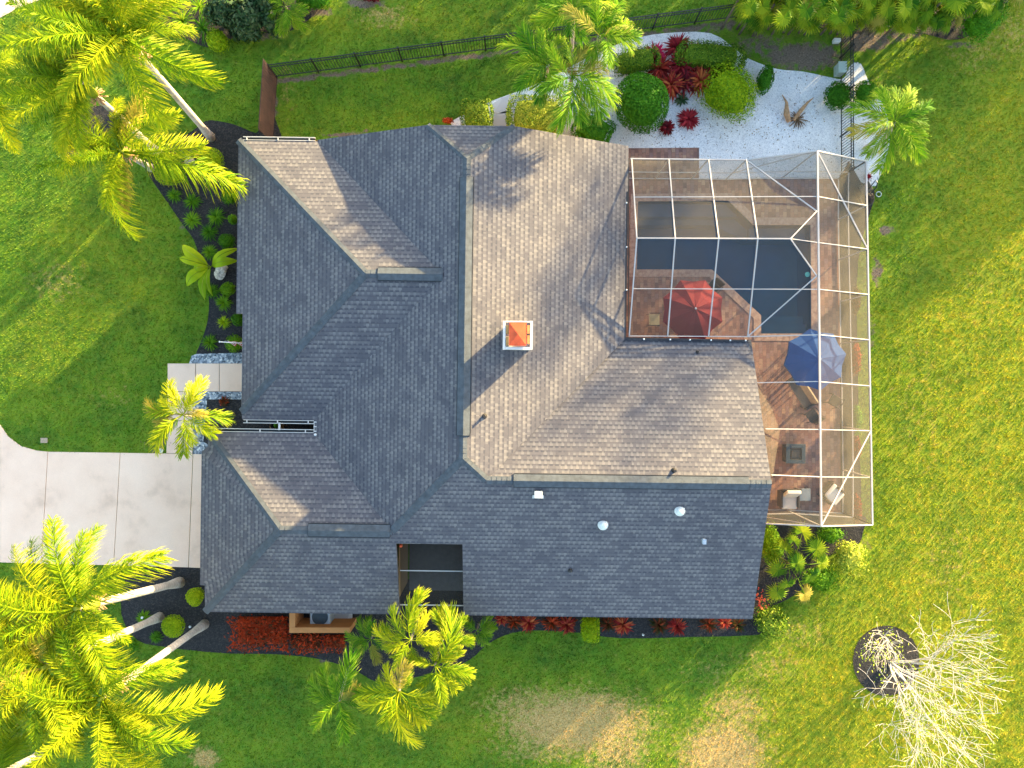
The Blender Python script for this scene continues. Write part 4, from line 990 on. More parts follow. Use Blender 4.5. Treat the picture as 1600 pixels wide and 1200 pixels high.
# black hose trolley at the cage corner
hr = empty('hose_reel', P(1345, 300), 'black hose cart with looped handle against the cage corner', 'hose reel')
hc = P(1340, 300, .3)
m_ = MB(); m_.rbox((hc.x + .25, hc.y + .1, .30), (.55, .45, .45), R(30), .06); m_.build('reel_box', M_BLACK, hr)
m_ = MB(); m_.tube([P(1356, 297, .45), P(1363, 288, .7), P(1368, 282, .8), P(1371, 285, .8), P(1370, 292, .7), P(1360, 303, .45)], .022, 8); m_.build('handle', M_BLACK, hr)
m_ = MB()
for k in range(5): m_.tube([(P(1352, 312).x + math.cos(t) * (.22 + .02 * k), P(1352, 312).y + math.sin(t) * (.22 + .02 * k), .06 + .03 * k) for t in np.linspace(0, 6.2, 20)], .015, 6)
m_.build('hose', M_BRONZE, hr)
m_ = MB(); q = P(1372, 304)
m_.tube([(q.x + math.cos(t) * .11, q.y + math.sin(t) * .11, .05) for t in np.linspace(0, 6.28, 20)], .02, 8); tag(m_.build('hose_ring', plain('pale_blue_rubber', (.35, .45, .45), .5)), 'pale ring of hose on the grass by the black hose cart', 'hose')
# bird-like white sprinkler head in the south mulch
m_ = MB(); q = P(1004, 990); m_.lathe((q.x, q.y, .0), [(.03, 0), (.035, .12), (.05, .16), (.02, .2)], 8); tag(m_.build('sprinkler_head', M_PALE), 'small white sprinkler head in the south mulch bed edge', 'sprinkler')

#@@PLANTS
# ---------------------------------------------------------------- plants
def frond_mesh(name, seed, n=46, ll=0.20, sweep=55, a0=28, a1=-42, wid=0.0135, plume=35, start=0.14, prof='royal', curl=0.5):
    """a feather leaf along +X whose horizontal reach is 1"""
    rg = random.Random(seed); K = 24; pts = [(0.0, 0.0, 0.0)]; yaw = rg.uniform(-17, 17)
    for i in range(K):
        t = (i + .5) / K; el = R(a0 + (a1 - a0) * t ** 1.15); yw = R(yaw * t * 2)
        p = pts[-1]; pts.append((p[0] + math.cos(el) * math.cos(yw) / K, p[1] + math.cos(el) * math.sin(yw) / K, p[2] + math.sin(el) / K))
    s_ = 1 / pts[-1][0]; pts = [Vector(p) * s_ for p in pts]
    def at(t):
        f = t * K; i = min(K - 1, int(f)); return pts[i].lerp(pts[i + 1], f - i), (pts[i + 1] - pts[i]).normalized()
    m_ = MB()
    rv = [0.013 * (1 - .8 * i / K) for i in range(K + 1)]
    n0 = len(m_.f); m_.tube(pts[::3], rv[::3], 5, False)
    for i in range(n):
        t = start + (1 - start) * (i + rg.uniform(0, .8)) / n
        for sd_ in (-1, 1):
            p, d = at(min(t, .995)); side = d.cross(Vector((0, 0, 1))).normalized() * sd_; up = side.cross(d) * sd_
            if up.z < 0: up = -up
            if prof == 'royal': L = ll * (0.55 + 0.6 * math.sin(math.pi * min(1, (t - start) / (1 - start) * .8 + .16))) * rg.uniform(.75, 1.2)
            else: L = ll * (0.5 + 0.75 * math.sin(math.pi * min(1, (t - start) / (1 - start) * .62 + .2))) * rg.uniform(.85, 1.15)
            if t > .9: L *= .75
            sw = R(sweep - 22 * t + rg.uniform(-9, 9)); e_ = R(rg.uniform(-plume, plume) * .8 + 8)
            dir_ = (d * math.cos(sw) + side * math.sin(sw)) * math.cos(e_) + up * math.sin(e_)
            dir_.normalize(); wv = dir_.cross(up).normalized() * wid * rg.uniform(.7, 1.2)
            dn = Vector((0, 0, -1))
            a = p; b = p + dir_ * L * .45 + dn * L * .05 * curl; c = p + dir_ * L * .8 + dn * L * .22 * curl; e2 = p + dir_ * L * .97 + dn * L * .45 * curl
            m_.face([a - wv * .4, b - wv, b + wv, a + wv * .4], [(0, 0), (.45, 0), (.45, 1), (0, 1)])
            # one island per leaflet: reuse the vertices
            k = len(m_.v); b0, b1 = k - 3, k - 2
            m_.v += [tuple(c - wv * .75), tuple(c + wv * .75), tuple(e2)]
            m_.f.append([b0, k, k + 1, b1]); m_.uv.append([(.45, 0), (.8, 0), (.8, 1), (.45, 1)]); m_.mi.append(0)
            m_.f.append([k, k + 2, k + 1]); m_.uv.append([(.8, 0), (1, .5), (.8, 1)]); m_.mi.append(0)
    me = bpy.data.meshes.new(name); me.from_pydata(m_.v, [], m_.f)
    l = me.uv_layers.new(name='UVMap'); l.data.foreach_set('uv', [c for u in m_.uv for q in u for c in q])
    me.update(); return me
def variants(nm, mat, **kw):
    out = []
    for i, (a0, a1) in enumerate(((38, -30), (22, -48), (8, -60), (55, -10), (30, -62), (45, -50))):
        me = frond_mesh(nm, 11 + i, a0=a0, a1=a1, **kw); me.materials.append(mat); out.append(me)
    return out
FR_ROYAL = variants('royal_frond', L_ROYAL, n=120, ll=.185, sweep=58, plume=62, wid=.0048, curl=1.6)
FR_YEL = variants('yellow_frond', L_PALMY, n=56, ll=.30, sweep=44, plume=42, wid=.0088, start=.2, prof='x', curl=.7)
FR_GRN = variants('green_frond', L_PALMG, n=50, ll=.32, sweep=46, plume=34, wid=.0090, start=.2, prof='x', curl=.9)
FR_FILL = FR_GRN
def palm(label, base_px, hub_px, zh, meshes, tips, extra=6, lrange=(1.6, 2.4), rt=.14, name='palm_tree', trunkm=M_BARK, group=None, shaft=None, bases=None, seed=1, mat_override=None):
    rg = random.Random(seed); b = P(*base_px); hub = P(hub_px[0], hub_px[1], zh)
    e = empty(name, b, label, 'palm tree', group)
    for bb in (bases or [base_px]):
        q = P(*bb); K = 14; pts = []; rad = []
        for i in range(K + 1):
            t = i / K; pts.append(q.lerp(hub, t) + Vector((0, 0, -.05 * (t == 0)))); rad.append(rt * (1.35 - .5 * min(1, t * 7)) * (1 + .12 * math.sin(t * 3.1)) * (1 - .25 * t))
        m_ = MB(); m_.tube(pts, rad, 12); m_.build('trunk', trunkm, e, True)
    if shaft:
        m_ = MB(); d = (hub - b).normalized(); m_.tube([hub - d * shaft, hub - d * shaft * .7, hub - d * shaft * .2, hub + d * .2], [rt * 1.0, rt * 1.15, rt * .8, rt * .35], 12); m_.build('crownshaft', L_YG, e, True)
        m_ = MB()
        for k in range(26):
            a = rg.uniform(0, 6.28); p = hub - d * rg.uniform(shaft * .9, shaft * 1.25); q = p + Vector((math.cos(a) * .32, math.sin(a) * .32, rg.uniform(-.35, .05)))
            m_.bar(p, q, .035, .02)
        m_.build('husk', M_HUSK, e)
    todo = []
    for k, t in enumerate(tips):
        tp = P(t[0], t[1], zh - (.1 if len(t) < 3 else t[2])); v = tp - hub; todo.append((math.atan2(v.y, v.x), max(.3, math.hypot(v.x, v.y) * .92), rg.choice([0, 1, 1, 2, 4, 5])))
    for k in range(extra):
        if shaft: az = math.atan2(hub.y, hub.x) + math.pi * ((k + .5) / extra - .5) * 1.35 + rg.uniform(-.2, .2)
        else: az = 2 * math.pi * (k + rg.uniform(-.3, .3)) / max(1, extra)
        todo.append((az, rg.uniform(*lrange) * (.95 if shaft else .8), rg.choice([0, 1, 3, 5])))
    for az, L, vi in todo:
        o = bpy.data.objects.new('frond', meshes[vi % len(meshes)]); COL.objects.link(o); o.parent = e
        o.location = hub - b + Vector((0, 0, rg.uniform(-.12, .08))); o.rotation_euler = (R(rg.uniform(-32, 32)), R(rg.uniform(-8, 6)), az); o.scale = (L, L * rg.uniform(.9, 1.15) if L > 1.2 else max(L, 1.0), L)
    return e
G1 = 'tall royal palms at the top left'; G2 = 'tall royal palms at the lower left'
palm('tall pale trunked royal palm at the top left, rightmost trunk base by the mulch tip', (330, 215), (190, 52), 7.4, FR_ROYAL, [(357, 121), (300, 60), (255, 205), (62, -6), (30, -30), (140, -50), (240, -55), (95, 60), (75, 125), (285, -20), (175, 150), (110, 20)], 13, (2.4, 3.4), .155, trunkm=M_ROYAL, group=G1, shaft=1.0, seed=3)
palm('tall royal palm at the top left whose trunk base stands beside a white garden light', (250, 240), (125, 128), 6.9, FR_ROYAL, [(35, 100), (18, 170), (72, 235), (128, 245), (60, 48), (140, 50), (5, 130), (40, 205), (150, 190)], 13, (2.4, 3.2), .15, trunkm=M_ROYAL, group=G1, shaft=1.0, seed=4)
palm('leaning royal palm at the left, its fronds hanging over the round lime shrub', (236, 262), (190, 236), 4.6, FR_ROYAL, [(333, 218), (362, 313), (222, 378), (200, 340), (92, 215), (98, 290), (160, 330), (150, 180), (185, 160), (120, 250), (225, 150)], 8, (2.0, 2.8), .15, trunkm=M_ROYAL, group=G1, shaft=.7, seed=5)
palm('green feather palm half outside the left edge of the photo, above the lawn', (-10, 140), (-25, 130), 5.5, FR_ROYAL, [(35, 95), (38, 190), (18, 225), (20, 70), (40, 150)], 8, (2, 3), .15, trunkm=M_ROYAL, group=G1, seed=6)
palm('royal palm at the lower left with the uppermost of three pale trunk bases', (281, 910), (122, 950), 7.2, FR_ROYAL, [(297, 852), (113, 828), (25, 850), (-5, 930), (50, 1000), (175, 905), (60, 880), (205, 1010)], 13, (2.2, 3.3), .185, trunkm=M_ROYAL, group=G2, shaft=1.0, seed=7)
palm('royal palm at the lower left with the middle one of three pale trunk bases', (250, 964), (72, 1042), 7.3, FR_ROYAL, [(-5, 960), (-30, 1040), (20, 1130), (110, 1135), (0, 1000), (90, 960), (-10, 1090)], 13, (2.2, 3.3), .17, trunkm=M_ROYAL, group=G2, shaft=1.0, seed=8)
palm('royal palm at the lower left with the lowest of three pale trunk bases', (320, 975), (160, 1090), 7.2, FR_ROYAL, [(300, 1016), (322, 1150), (272, 1200), (190, 1225), (100, 1190), (50, 1140), (120, 1030), (250, 1130), (205, 1180), (70, 1100)], 13, (2.2, 3.3), .165, trunkm=M_ROYAL, group=G2, shaft=1.0, seed=9)
palm('royal palm cut by the bottom left corner of the photo', (60, 1180), (0, 1210), 6.8, FR_ROYAL, [(60, 1110), (100, 1180), (-20, 1100), (90, 1240), (30, 1160)], 8, (2.2, 3.2), .16, trunkm=M_ROYAL, group=G2, seed=10)
palm('small yellow green palm leaning over the front walkway', (354, 661), (286, 648), 4.0, FR_YEL, [(219, 648), (224, 628), (247, 600), (294, 597), (331, 604), (352, 665), (338, 680), (283, 719), (230, 690), (245, 672), (262, 610)], 5, (1.0, 1.5), .075, seed=11)
GN = 'palm clump by the white gravel'
palm('palm nearest the roof in the gravel bed clump, crown over the hedge', (885, 172), (893, 119), 5.2, FR_GRN, [(827, 138), (838, 150), (876, 206), (890, 190), (964, 158), (946, 178), (884, 56), (934, 80), (948, 106), (960, 124), (925, 170)], 6, (1.2, 1.7), .09, group=GN, seed=12)
palm('leftmost palm of the gravel bed clump, fronds over the side lawn', (850, 160), (856, 102), 5.0, FR_GRN, [(783, 56), (796, 88), (810, 146), (808, 44), (860, 48), (796, 110)], 6, (1.2, 1.7), .09, group=GN, seed=13)
palm('rightmost palm of the gravel bed clump, next to the black fence', (923, 125), (936, 56), 5.4, FR_GRN, [(1000, 62), (996, 34), (990, 76), (900, 26), (981, 8), (930, 100), (960, 100)], 6, (1.2, 1.7), .09, group=GN, seed=14)
palm('topmost palm of the gravel bed clump, cut by the top edge of the photo', (893, 90), (896, 16), 5.4, FR_GRN, [(832, 36), (840, 10), (867, -20), (930, -35), (892, 62), (962, 6), (905, -40)], 5, (1.4, 2), .09, group=GN, seed=15)
palm('bushy green palm beside the gravel, right of the black fence', (1364, 238), (1398, 190), 3.0, FR_GRN, [(1330, 166), (1341, 216), (1390, 134), (1426, 135), (1463, 190), (1444, 224), (1397, 262), (1434, 255), (1366, 240), (1452, 160), (1360, 150)], 8, (1.1, 1.7), .085, bases=[(1352, 232), (1364, 240), (1376, 238)], seed=16, trunkm=plain('pale_trunk', (.55, .47, .36), .9, var=.15))
GB = 'yellow palm clump below the south eave'
palm('yellow palm lowest in the clump south of the house', (632, 1020), (624, 1080), 3.9, FR_YEL, [(622, 1160), (636, 1150), (682, 1120), (668, 1142), (546, 1086), (575, 1110), (600, 1038), (590, 1060), (650, 1050), (605, 1140)], 4, (1.3, 1.9), .08, group=GB, seed=17)
palm('greener palm at the left of the clump south of the house', (545, 1040), (530, 1096), 3.4, FR_GRN, [(480, 1070), (493, 1138), (545, 1156), (560, 1145), (497, 1048), (550, 1020), (560, 1070), (570, 1100), (510, 1110)], 4, (1.1, 1.6), .07, group=GB, seed=18)
palm('yellow palm at the right of the clump south of the house', (690, 1000), (680, 1040), 3.8, FR_YEL, [(742, 1043), (736, 1058), (705, 1094), (690, 1085), (730, 968), (715, 1010), (660, 1080), (645, 1030)], 4, (1.2, 1.7), .08, group=GB, seed=19)
palm('yellow palm whose top frond overlaps the screened light court', (650, 970), (642, 1000), 4.0, FR_YEL, [(654, 920), (610, 948), (590, 985), (668, 960), (615, 1030), (690, 990), (600, 1010), (650, 1045)], 4, (1.2, 1.7), .08, group=GB, seed=20)
palm('yellow palm between the light court and the lawn, upper right in its clump', (700, 975), (698, 995), 3.6, FR_YEL, [(728, 962), (700, 950), (672, 955), (740, 1000), (665, 1015), (720, 1020)], 4, (1.1, 1.6), .07, group=GB, seed=21)
palm('low green palm under the south eave left of the light court', (585, 985), (580, 998), 2.4, FR_GRN, [(555, 970), (540, 995), (560, 1020), (610, 990), (590, 1030), (572, 965)], 4, (.9, 1.3), .05, group=GB, seed=22)
palm('low sparse green palm under the south eave right of the light court', (748, 975), (745, 985), 1.6, FR_GRN, [(775, 975), (765, 1000), (735, 1010), (750, 1012), (725, 965), (768, 962)], 2, (.7, 1.0), .04, group=GB, seed=23)

# --- leafy shrubs: many small leaves over a dense core
def leaves_into(m_, pts, nrms, size, rg, asp=.5, tilt=.9):
    for p, n in zip(pts, nrms):
        d = Vector((rg.gauss(0, 1), rg.gauss(0, 1), rg.gauss(0, 1))); nn = (Vector(n) + d * tilt * .45).normalized()
        a = nn.cross(Vector((rg.gauss(0, 1), rg.gauss(0, 1), rg.gauss(0, 1)))).normalized(); b = nn.cross(a); s_ = size * rg.uniform(.6, 1.3); p = Vector(p)
        m_.face([p - a * s_ * .5, p + b * s_ * asp * .5 - a * s_ * .05, p + a * s_ * .5, p - b * s_ * asp * .5 - a * s_ * .05])
def shrub(label, px, py, rx, ry, h, mat, n=900, leaf=.085, shape='dome', name='shrub', seed=1, group=None, rough=.10, cat='shrub', rz=0.0, asp=.5, core=.74, irr=.03, zc=None):
    """rx, ry in photo pixels at the ground; h in metres"""
    rg = random.Random(seed); k = CH / FPX; RX, RY = rx * k, ry * k
    c = P(px, py, h * .5); c.z = 0
    ph = [(Vector((rg.gauss(0, 1), rg.gauss(0, 1), rg.gauss(0, 1))).normalized(), rg.uniform(2, 4), rg.uniform(0, 6)) for _ in range(7)]
    def surf(d):
        g = 1 + sum(math.sin(f * d.dot(v) + o) for v, f, o in ph) * (irr if irr else .018)
        if shape == 'box':
            q = max(abs(d.x), abs(d.y), abs(d.z)) ; d2 = d / (q ** .75); r_ = Vector((d2.x * RX, d2.y * RY, d2.z * h * .5))
        else: r_ = Vector((d.x * RX, d.y * RY, d.z * h * .5))
        return r_ * g
    m_ = MB(); bm = bmesh.new(); bmesh.ops.create_icosphere(bm, subdivisions=3, radius=1); M = Matrix.Rotation(rz, 3, 'Z')
    zmid = h * .5 if zc is None else zc
    bm.verts.ensure_lookup_table()
    m_.grid([c + M @ (surf(v.co.normalized()) * core) + Vector((0, 0, zmid)) for v in bm.verts], [[v.index for v in f.verts] for f in bm.faces]); bm.free()
    pts, ns = [], []; n = int(n * 1.7)
    while len(pts) < n:
        d = Vector((rg.gauss(0, 1), rg.gauss(0, 1), rg.gauss(0, 1))).normalized()
        if d.z < -.35: continue
        g = 1 - abs(rg.gauss(0, .09)) + rg.gauss(0, rough * .6); pts.append(c + M @ (surf(d) * g) + Vector((0, 0, zmid))); ns.append(M @ Vector((d.x / max(RX, .01), d.y / max(RY, .01), d.z / (h * .5))).normalized())
    leaves_into(m_, pts, ns, leaf, rg, asp)
    o = m_.build(name, mat); return tag(o, label, cat, group)
shrub('large round clipped bright green shrub at the edge of the white gravel', 1003, 160, 40, 46, 1.9, L_GREEN, 4200, .10, seed=2, rough=.03, asp=.6)
shrub('lime green loose shrub between the red crotons and the open gravel', 1140, 145, 42, 40, 1.5, L_LIME, 2600, .10, seed=3, rough=.14, irr=.09)
shrub('square clipped variegated shrub standing alone by the flagstones', 746, 184, 24, 26, 1.0, L_YG, 1500, .085, 'box', seed=4, rough=.03)
shrub('rectangular variegated hedge between the flagstones and the roof edge', 840, 184, 44, 32, 1.1, L_YG, 3400, .085, 'box', seed=5, rough=.03, name='hedge', cat='hedge')
shrub('dark green mounded shrub right of the variegated hedge at the eave', 926, 202, 34, 22, 1.0, L_GREEN, 1500, .10, 'box', seed=6, rough=.04, rz=R(-25))
shrub('long variegated hedge behind the red crotons', 1108, 88, 52, 20, 1.1, L_YG, 2600, .085, 'box', seed=7, rough=.04, name='hedge', cat='hedge', rz=R(-6))
shrub('variegated shrub between the palm clump and the red crotons', 993, 96, 34, 18, 1.1, L_YG, 1700, .085, 'box', seed=8, rough=.05, rz=R(12))
shrub('small oval green shrub on the gravel, right of the lime shrub', 1195, 125, 13, 23, 1.0, L_GREEN, 700, .09, seed=9, rough=.04, rz=R(-18))
shrub('round green shrub touching the left side of the black fence', 1309, 150, 21, 20, 1.0, L_GREEN, 900, .10, seed=10, rough=.06, rz=R(35))
shrub('round green shrub touching the right side of the black fence', 1351, 147, 19, 18, .9, L_GREEN, 800, .10, seed=11, rough=.07)
shrub('round lime shrub in black mulch beside the tan boulder', 330, 252, 20, 20, .9, L_LIME, 1300, .07, seed=12, rough=.03)
shrub('round lime shrub under a hanging palm frond', 266, 270, 24, 20, .9, L_LIME, 1300, .07, seed=13, rough=.03)
shrub('round lime shrub between the lower left palm trunks', 270, 978, 18, 17, .8, L_LIME, 1100, .07, seed=14, rough=.04)
shrub('small round lime shrub tucked against the lower left roof corner', 305, 932, 13, 15, .8, L_LIME, 800, .07, seed=15, rough=.03)
shrub('upright bright green clipped shrub standing in the south mulch bed', 922, 981, 14, 17, 1.2, L_LIME, 900, .085, 'box', seed=16, rough=.04)
shrub('small red leaved shrub at the roof edge left of the square shrub', 700, 189, 8, 4, .5, L_CROT, 220, .08, seed=17, rough=.2)
for k, (px, py, rr, lb) in enumerate(((357, 276, 10, 'dark round shrub at the eave, level with the round lime shrub'), (358, 308, 12, 'dark green shrub at the eave under the tip of a palm frond'),
      (364, 343, 7, 'dark shrub half under the eave, right of the tufted plants'), (354, 377, 12, 'dark green shrub at the eave just above the broad leaved plant'),
      (356, 452, 11, 'dark shrub at the eave just below the pale coral rock'), (373, 499, 11, 'dark shrub in the notch of the roof edge'), (366, 537, 14, 'dark round shrub under the flag'))):
    shrub(lb, px, py, rr, rr, .6, L_TUFT, 420, .075, seed=30 + k, rough=.10, group='dark shrubs along the front eave')
# hedge of red crotons below the south eave
def scatter_hedge(label, polys, h, mat, n, leaf, seed, name='hedge'):
    rg = random.Random(seed); m_ = MB()
    for x0, y0, x1, y1, hh in polys:
        a = P(x0, y0, hh); b = P(x1, y1, hh); m_.rbox(((a.x + b.x) / 2, (a.y + b.y) / 2, hh * .25), (abs(b.x - a.x) * .85, abs(b.y - a.y) * .8, hh * .45), 0, .12)
        A = abs((b.x - a.x) * (b.y - a.y)); pts = []
        for i in range(int(n * A)):
            pts.append((rg.uniform(a.x, b.x) + rg.gauss(0, .05), rg.uniform(b.y, a.y) + rg.gauss(0, .06), hh * (.72 + .3 * math.sin(i * .37) ** 2) + rg.gauss(0, .13)))
        leaves_into(m_, pts, [(0, 0, 1)] * len(pts), leaf, rg, .38, 1.4)
    return tag(m_.build(name, mat), label, 'hedge')
scatter_hedge('red and bronze croton hedge wrapped round the terracotta wall', [(358, 966, 448, 1018, .75), (446, 994, 500, 1022, .7), (500, 996, 538, 1020, .6)], .7, L_BRCRO, 330, .16, 5)
# rosettes: strap leaves from one point
def rosette(label, px, py, r, mat, n=26, name='croton', z0=.0, seed=1, group=None, cat='plant', el=(10, 75), wid=.05, parent=None, zpx=.35):
    rg = random.Random(seed); c = P(px, py, zpx); c.z = z0; m_ = MB()
    m_.lathe(c - Vector((0, 0, z0)), [(.03, 0), (.05, z0 + .08), (.02, z0 + .14)], 7)
    for i in range(n):
        az = 2 * math.pi * (i * .618) + rg.uniform(-.2, .2); e_ = R(rg.uniform(*el)); L = r * rg.uniform(.75, 1.15); wv = Vector((-math.sin(az), math.cos(az), 0)) * wid * rg.uniform(.7, 1.2)
        pts = [c + Vector((0, 0, .05))]
        for k in range(3):
            a_ = e_ - R(26) * k; pts.append(pts[-1] + Vector((math.cos(az) * math.cos(a_), math.sin(az) * math.cos(a_), math.sin(a_))) * L / 2.7)
        k = len(m_.v); m_.v += [tuple(pts[0] - wv * .4), tuple(pts[0] + wv * .4), tuple(pts[1] + wv), tuple(pts[1] - wv), tuple(pts[2] + wv * .85), tuple(pts[2] - wv * .85), tuple(pts[3])]
        for f in ([k, k + 1, k + 2, k + 3], [k + 3, k + 2, k + 4, k + 5], [k + 5, k + 4, k + 6]):
            m_.f.append(f); m_.uv.append([(0, 0)] * len(f)); m_.mi.append(0)
    o = m_.build(name, mat, parent)
    if parent is None: tag(o, label, cat, group)
    return o
GC = 'wine red crotons in the gravel bed'
for k, (px, py, r, mt, lb) in enumerate(((1022, 86, .42, L_PINK, 'bright pink leaved croton at the left of the red group'), (1057, 76, .5, L_WINE, 'topmost wine red croton in front of the variegated hedge'), (1078, 88, .5, L_WINE, 'wine red croton just right of the topmost one'),
      (1098, 101, .48, L_WINE, 'wine red croton toward the right of the red group'), (1120, 111, .36, L_WINE, 'small wine red croton beside the lime shrub, rightmost of the group'), (1030, 108, .5, L_CROT, 'orange red croton left of centre, beside the big round shrub'),
      (1048, 134, .52, L_CROT, 'orange red croton at the lower left of the red group'), (1068, 128, .5, L_WINE, 'wine red croton at the lower middle of the red group'), (1093, 128, .55, L_CROT, 'large orange red croton at the lower right of the red group'), (1062, 104, .5, L_WINE, 'dark red croton in the very middle of the group'),
      (1077, 184, .5, L_WINE, 'lone wine red croton standing on open white gravel'), (1044, 197, .34, L_WINE, 'small flat wine red croton on gravel below the big round shrub'))):
    rosette(lb, px, py, r * (1.3 if k < 10 else 1.0), mt, 90, seed=50 + k, z0=.25 if k < 10 else .05, group=GC, wid=.045)
rosette('dark green strap leaved plant at the foot of the red crotons', 1067, 151, .34, L_DARK, 22, 'strap_plant', seed=70)
for k, (px, py, r, lb) in enumerate(((784, 968, .3, 'red croton at the far left end of the south eave row'), (803, 972, .36, 'red croton second from the left in the south eave row'), (826, 974, .42, 'red croton third from the left in the south eave row'),
      (862, 974, .42, 'red croton at the left of the pair before the upright green shrub'), (886, 977, .42, 'red croton close to the left side of the upright green shrub'), (950, 976, .36, 'red croton close to the right side of the upright green shrub'),
      (974, 978, .45, 'full red croton in the middle of the south eave row'), (1030, 978, .42, 'red croton just right of the white sprinkler head'), (1058, 979, .45, 'broad red croton right of the one near the sprinkler'), (1108, 976, .38, 'red croton left of the last two in the south eave row'),
      (1133, 973, .32, 'small red croton next to last in the south eave row'), (1154, 978, .34, 'last red croton at the right end of the south eave row'))):
    rosette(lb, px, py, r * 1.1, L_BRCRO if k % 2 else L_CROT, 60, seed=90 + k, z0=.12, group='red crotons under the south eave', wid=.035)
rosette('small orange flowering plant in the entry mulch square', 346, 628, .28, L_BRCRO, 30, 'flowering_plant', seed=71, wid=.04)
# grassy tufts in the front bed
for k, (px, py, r, mt, lb) in enumerate(((272, 305, .30, L_TUFT, 'green tuft nearest the lawn edge, topmost in the front bed'), (300, 315, .36, L_TUFT, 'green tuft right of the topmost one, below the palm frond'), (300, 344, .36, L_TUFT, 'green tuft beside the curved lawn edge, third one down'),
      (338, 339, .38, L_TUFT, 'green tuft in mid bed level with the roof eave shrub'), (327, 363, .38, L_TUFT, 'green tuft in mid bed below two others'), (328, 394, .34, L_TUFT, 'green tuft just above the broad leaved plant'), (331, 455, .32, L_TUFT, 'green tuft overlapped by the broad leaved plant'),
      (350, 473, .36, L_TUFT, 'green tuft between the coral rock and the roof notch'), (350, 503, .28, L_LIME, 'yellowish tuft left of the roof notch'), (328, 535, .34, L_TUFT, 'bright green tuft at the lower lawn edge by the river stones'),
      (243, 996, .26, L_TUFT, 'small green tuft left of the round lime shrub among the palm trunks'), (224, 966, .30, L_TUFT, 'green tuft behind the middle lower left trunk'), (208, 1010, .25, L_TUFT, 'small green tuft at the mulch edge under the lower left palms'))):
    rosette(lb, px, py, r * 1.2, mt, 110, 'tufted_plant', seed=110 + k, group='green tufts in black mulch', wid=.014, el=(5, 80), zpx=.15)
for k, (px, py, lb) in enumerate(((313, 12, 'spiky green star shaped plant at the top edge left of the dark shrubs'), (318, 46, 'spiky green star shaped plant above the yellow green shrub'), (287, 34, 'spiky green star shaped plant beside the royal palm fronds'), (262, 10, 'spiky green star shaped plant behind the yellow fronds at the top edge'))):
    rosette(lb, px, py, .62, L_PALMG, 60, 'spiky_plant', seed=130 + k, group='spiky plants at the top edge', wid=.02, z0=.3, el=(5, 75))
shrub('yellow green shrub at the bottom corner of the top bed', 340, 64, 15, 16, .8, L_LIME, 700, .11, seed=41, rough=.15)
for k, (px, py, rx, ry, lb) in enumerate(((352, 18, 24, 24, 'dark glossy broad leaved shrub at the top edge, leftmost of three'), (388, 28, 26, 26, 'dark glossy broad leaved shrub in the middle of the top bed'), (418, 5, 20, 20, 'dark glossy shrub touching the top edge of the photo'))):
    shrub(lb, px, py, rx, ry, 1.5, L_DARK, 900, .26, seed=42 + k, rough=.2, irr=.08, asp=.4, core=.75, group='dark glossy shrubs in the top bed')
palm('bright green arching feather plant at the right end of the top bed', (447, 12), (447, 12), 1.2, FR_GRN, [(432, 50), (450, 52), (462, 40), (475, 45), (425, 30), (480, 15), (440, -20)], 5, (.7, 1.1), .05, name='feather_plant', seed=45)
shrub('dark glossy shrub at the lower edge of the top bed, facing the lawn', 385, 50, 22, 14, 1.0, L_DARK, 500, .24, seed=48, rough=.2, irr=.08, asp=.4, core=.75, group='dark glossy shrubs in the top bed')
shrub('dark glossy shrub left of the arching feather plant', 425, 34, 18, 18, 1.2, L_DARK, 500, .24, seed=49, rough=.2, irr=.08, asp=.4, core=.75, group='dark glossy shrubs in the top bed')
shrub('low green shrub at the neighbouring bed edge on the top', 490, 2, 26, 12, .7, L_GREEN, 600, .11, seed=46, rough=.15)
shrub('small red leaved shrub at the top edge beyond the black fence', 580, -4, 16, 6, .5, L_WINE, 260, .10, seed=47, rough=.2)
# broad leaved plant (bird of paradise like)
bl = empty('broad_leaved_plant', P(328, 418), 'yellow green plant with long broad leaves at the curved lawn edge', 'plant')
def broad_leaf(tip, L0, wd, droop, seed):
    rg = random.Random(seed); a = P(330, 417, .3); b = P(tip[0], tip[1], .55); d = b - a; n_ = 12; up0 = .55; m_ = MB(); side = Vector((-d.y, d.x, 0)).normalized(); rows = []
    for i in range(n_ + 1):
        t = i / n_; p = a.lerp(b, t) + Vector((0, 0, math.sin(math.pi * t * .9) * up0 - droop * t * t)); w_ = wd * (max(0, math.sin(math.pi * min(1, max(0, (t - .12) / .88)) ** .8)) ** .7) + .012
        rows.append([p - side * w_ + Vector((0, 0, -.02 + rg.uniform(-.03, .03))), p - side * w_ * .5 + Vector((0, 0, .03)), p, p + side * w_ * .5 + Vector((0, 0, .03)), p + side * w_ + Vector((0, 0, -.02 + rg.uniform(-.03, .03)))])
    vs = [v for r in rows for v in r]; m_.grid(vs, [(i * 5 + j, (i + 1) * 5 + j, (i + 1) * 5 + j + 1, i * 5 + j + 1) for i in range(n_) for j in range(4)])
    m_.build('leaf', L_LIME, bl, True)
    m_ = MB(); m_.tube([r[2] + Vector((0, 0, .008)) for r in rows], .012, 5); m_.build('leaf_rib', L_YG, bl)
for k, (tp, w_, dr) in enumerate((((286, 384), .22, .1), ((280, 403), .17, .2), ((293, 447), .24, .1), ((318, 468), .18, .3), ((372, 388), .17, .2), ((372, 408), .20, .1), ((302, 425), .16, .3), ((330, 462), .12, .3))): broad_leaf(tp, 1, w_, dr, 7 + k)
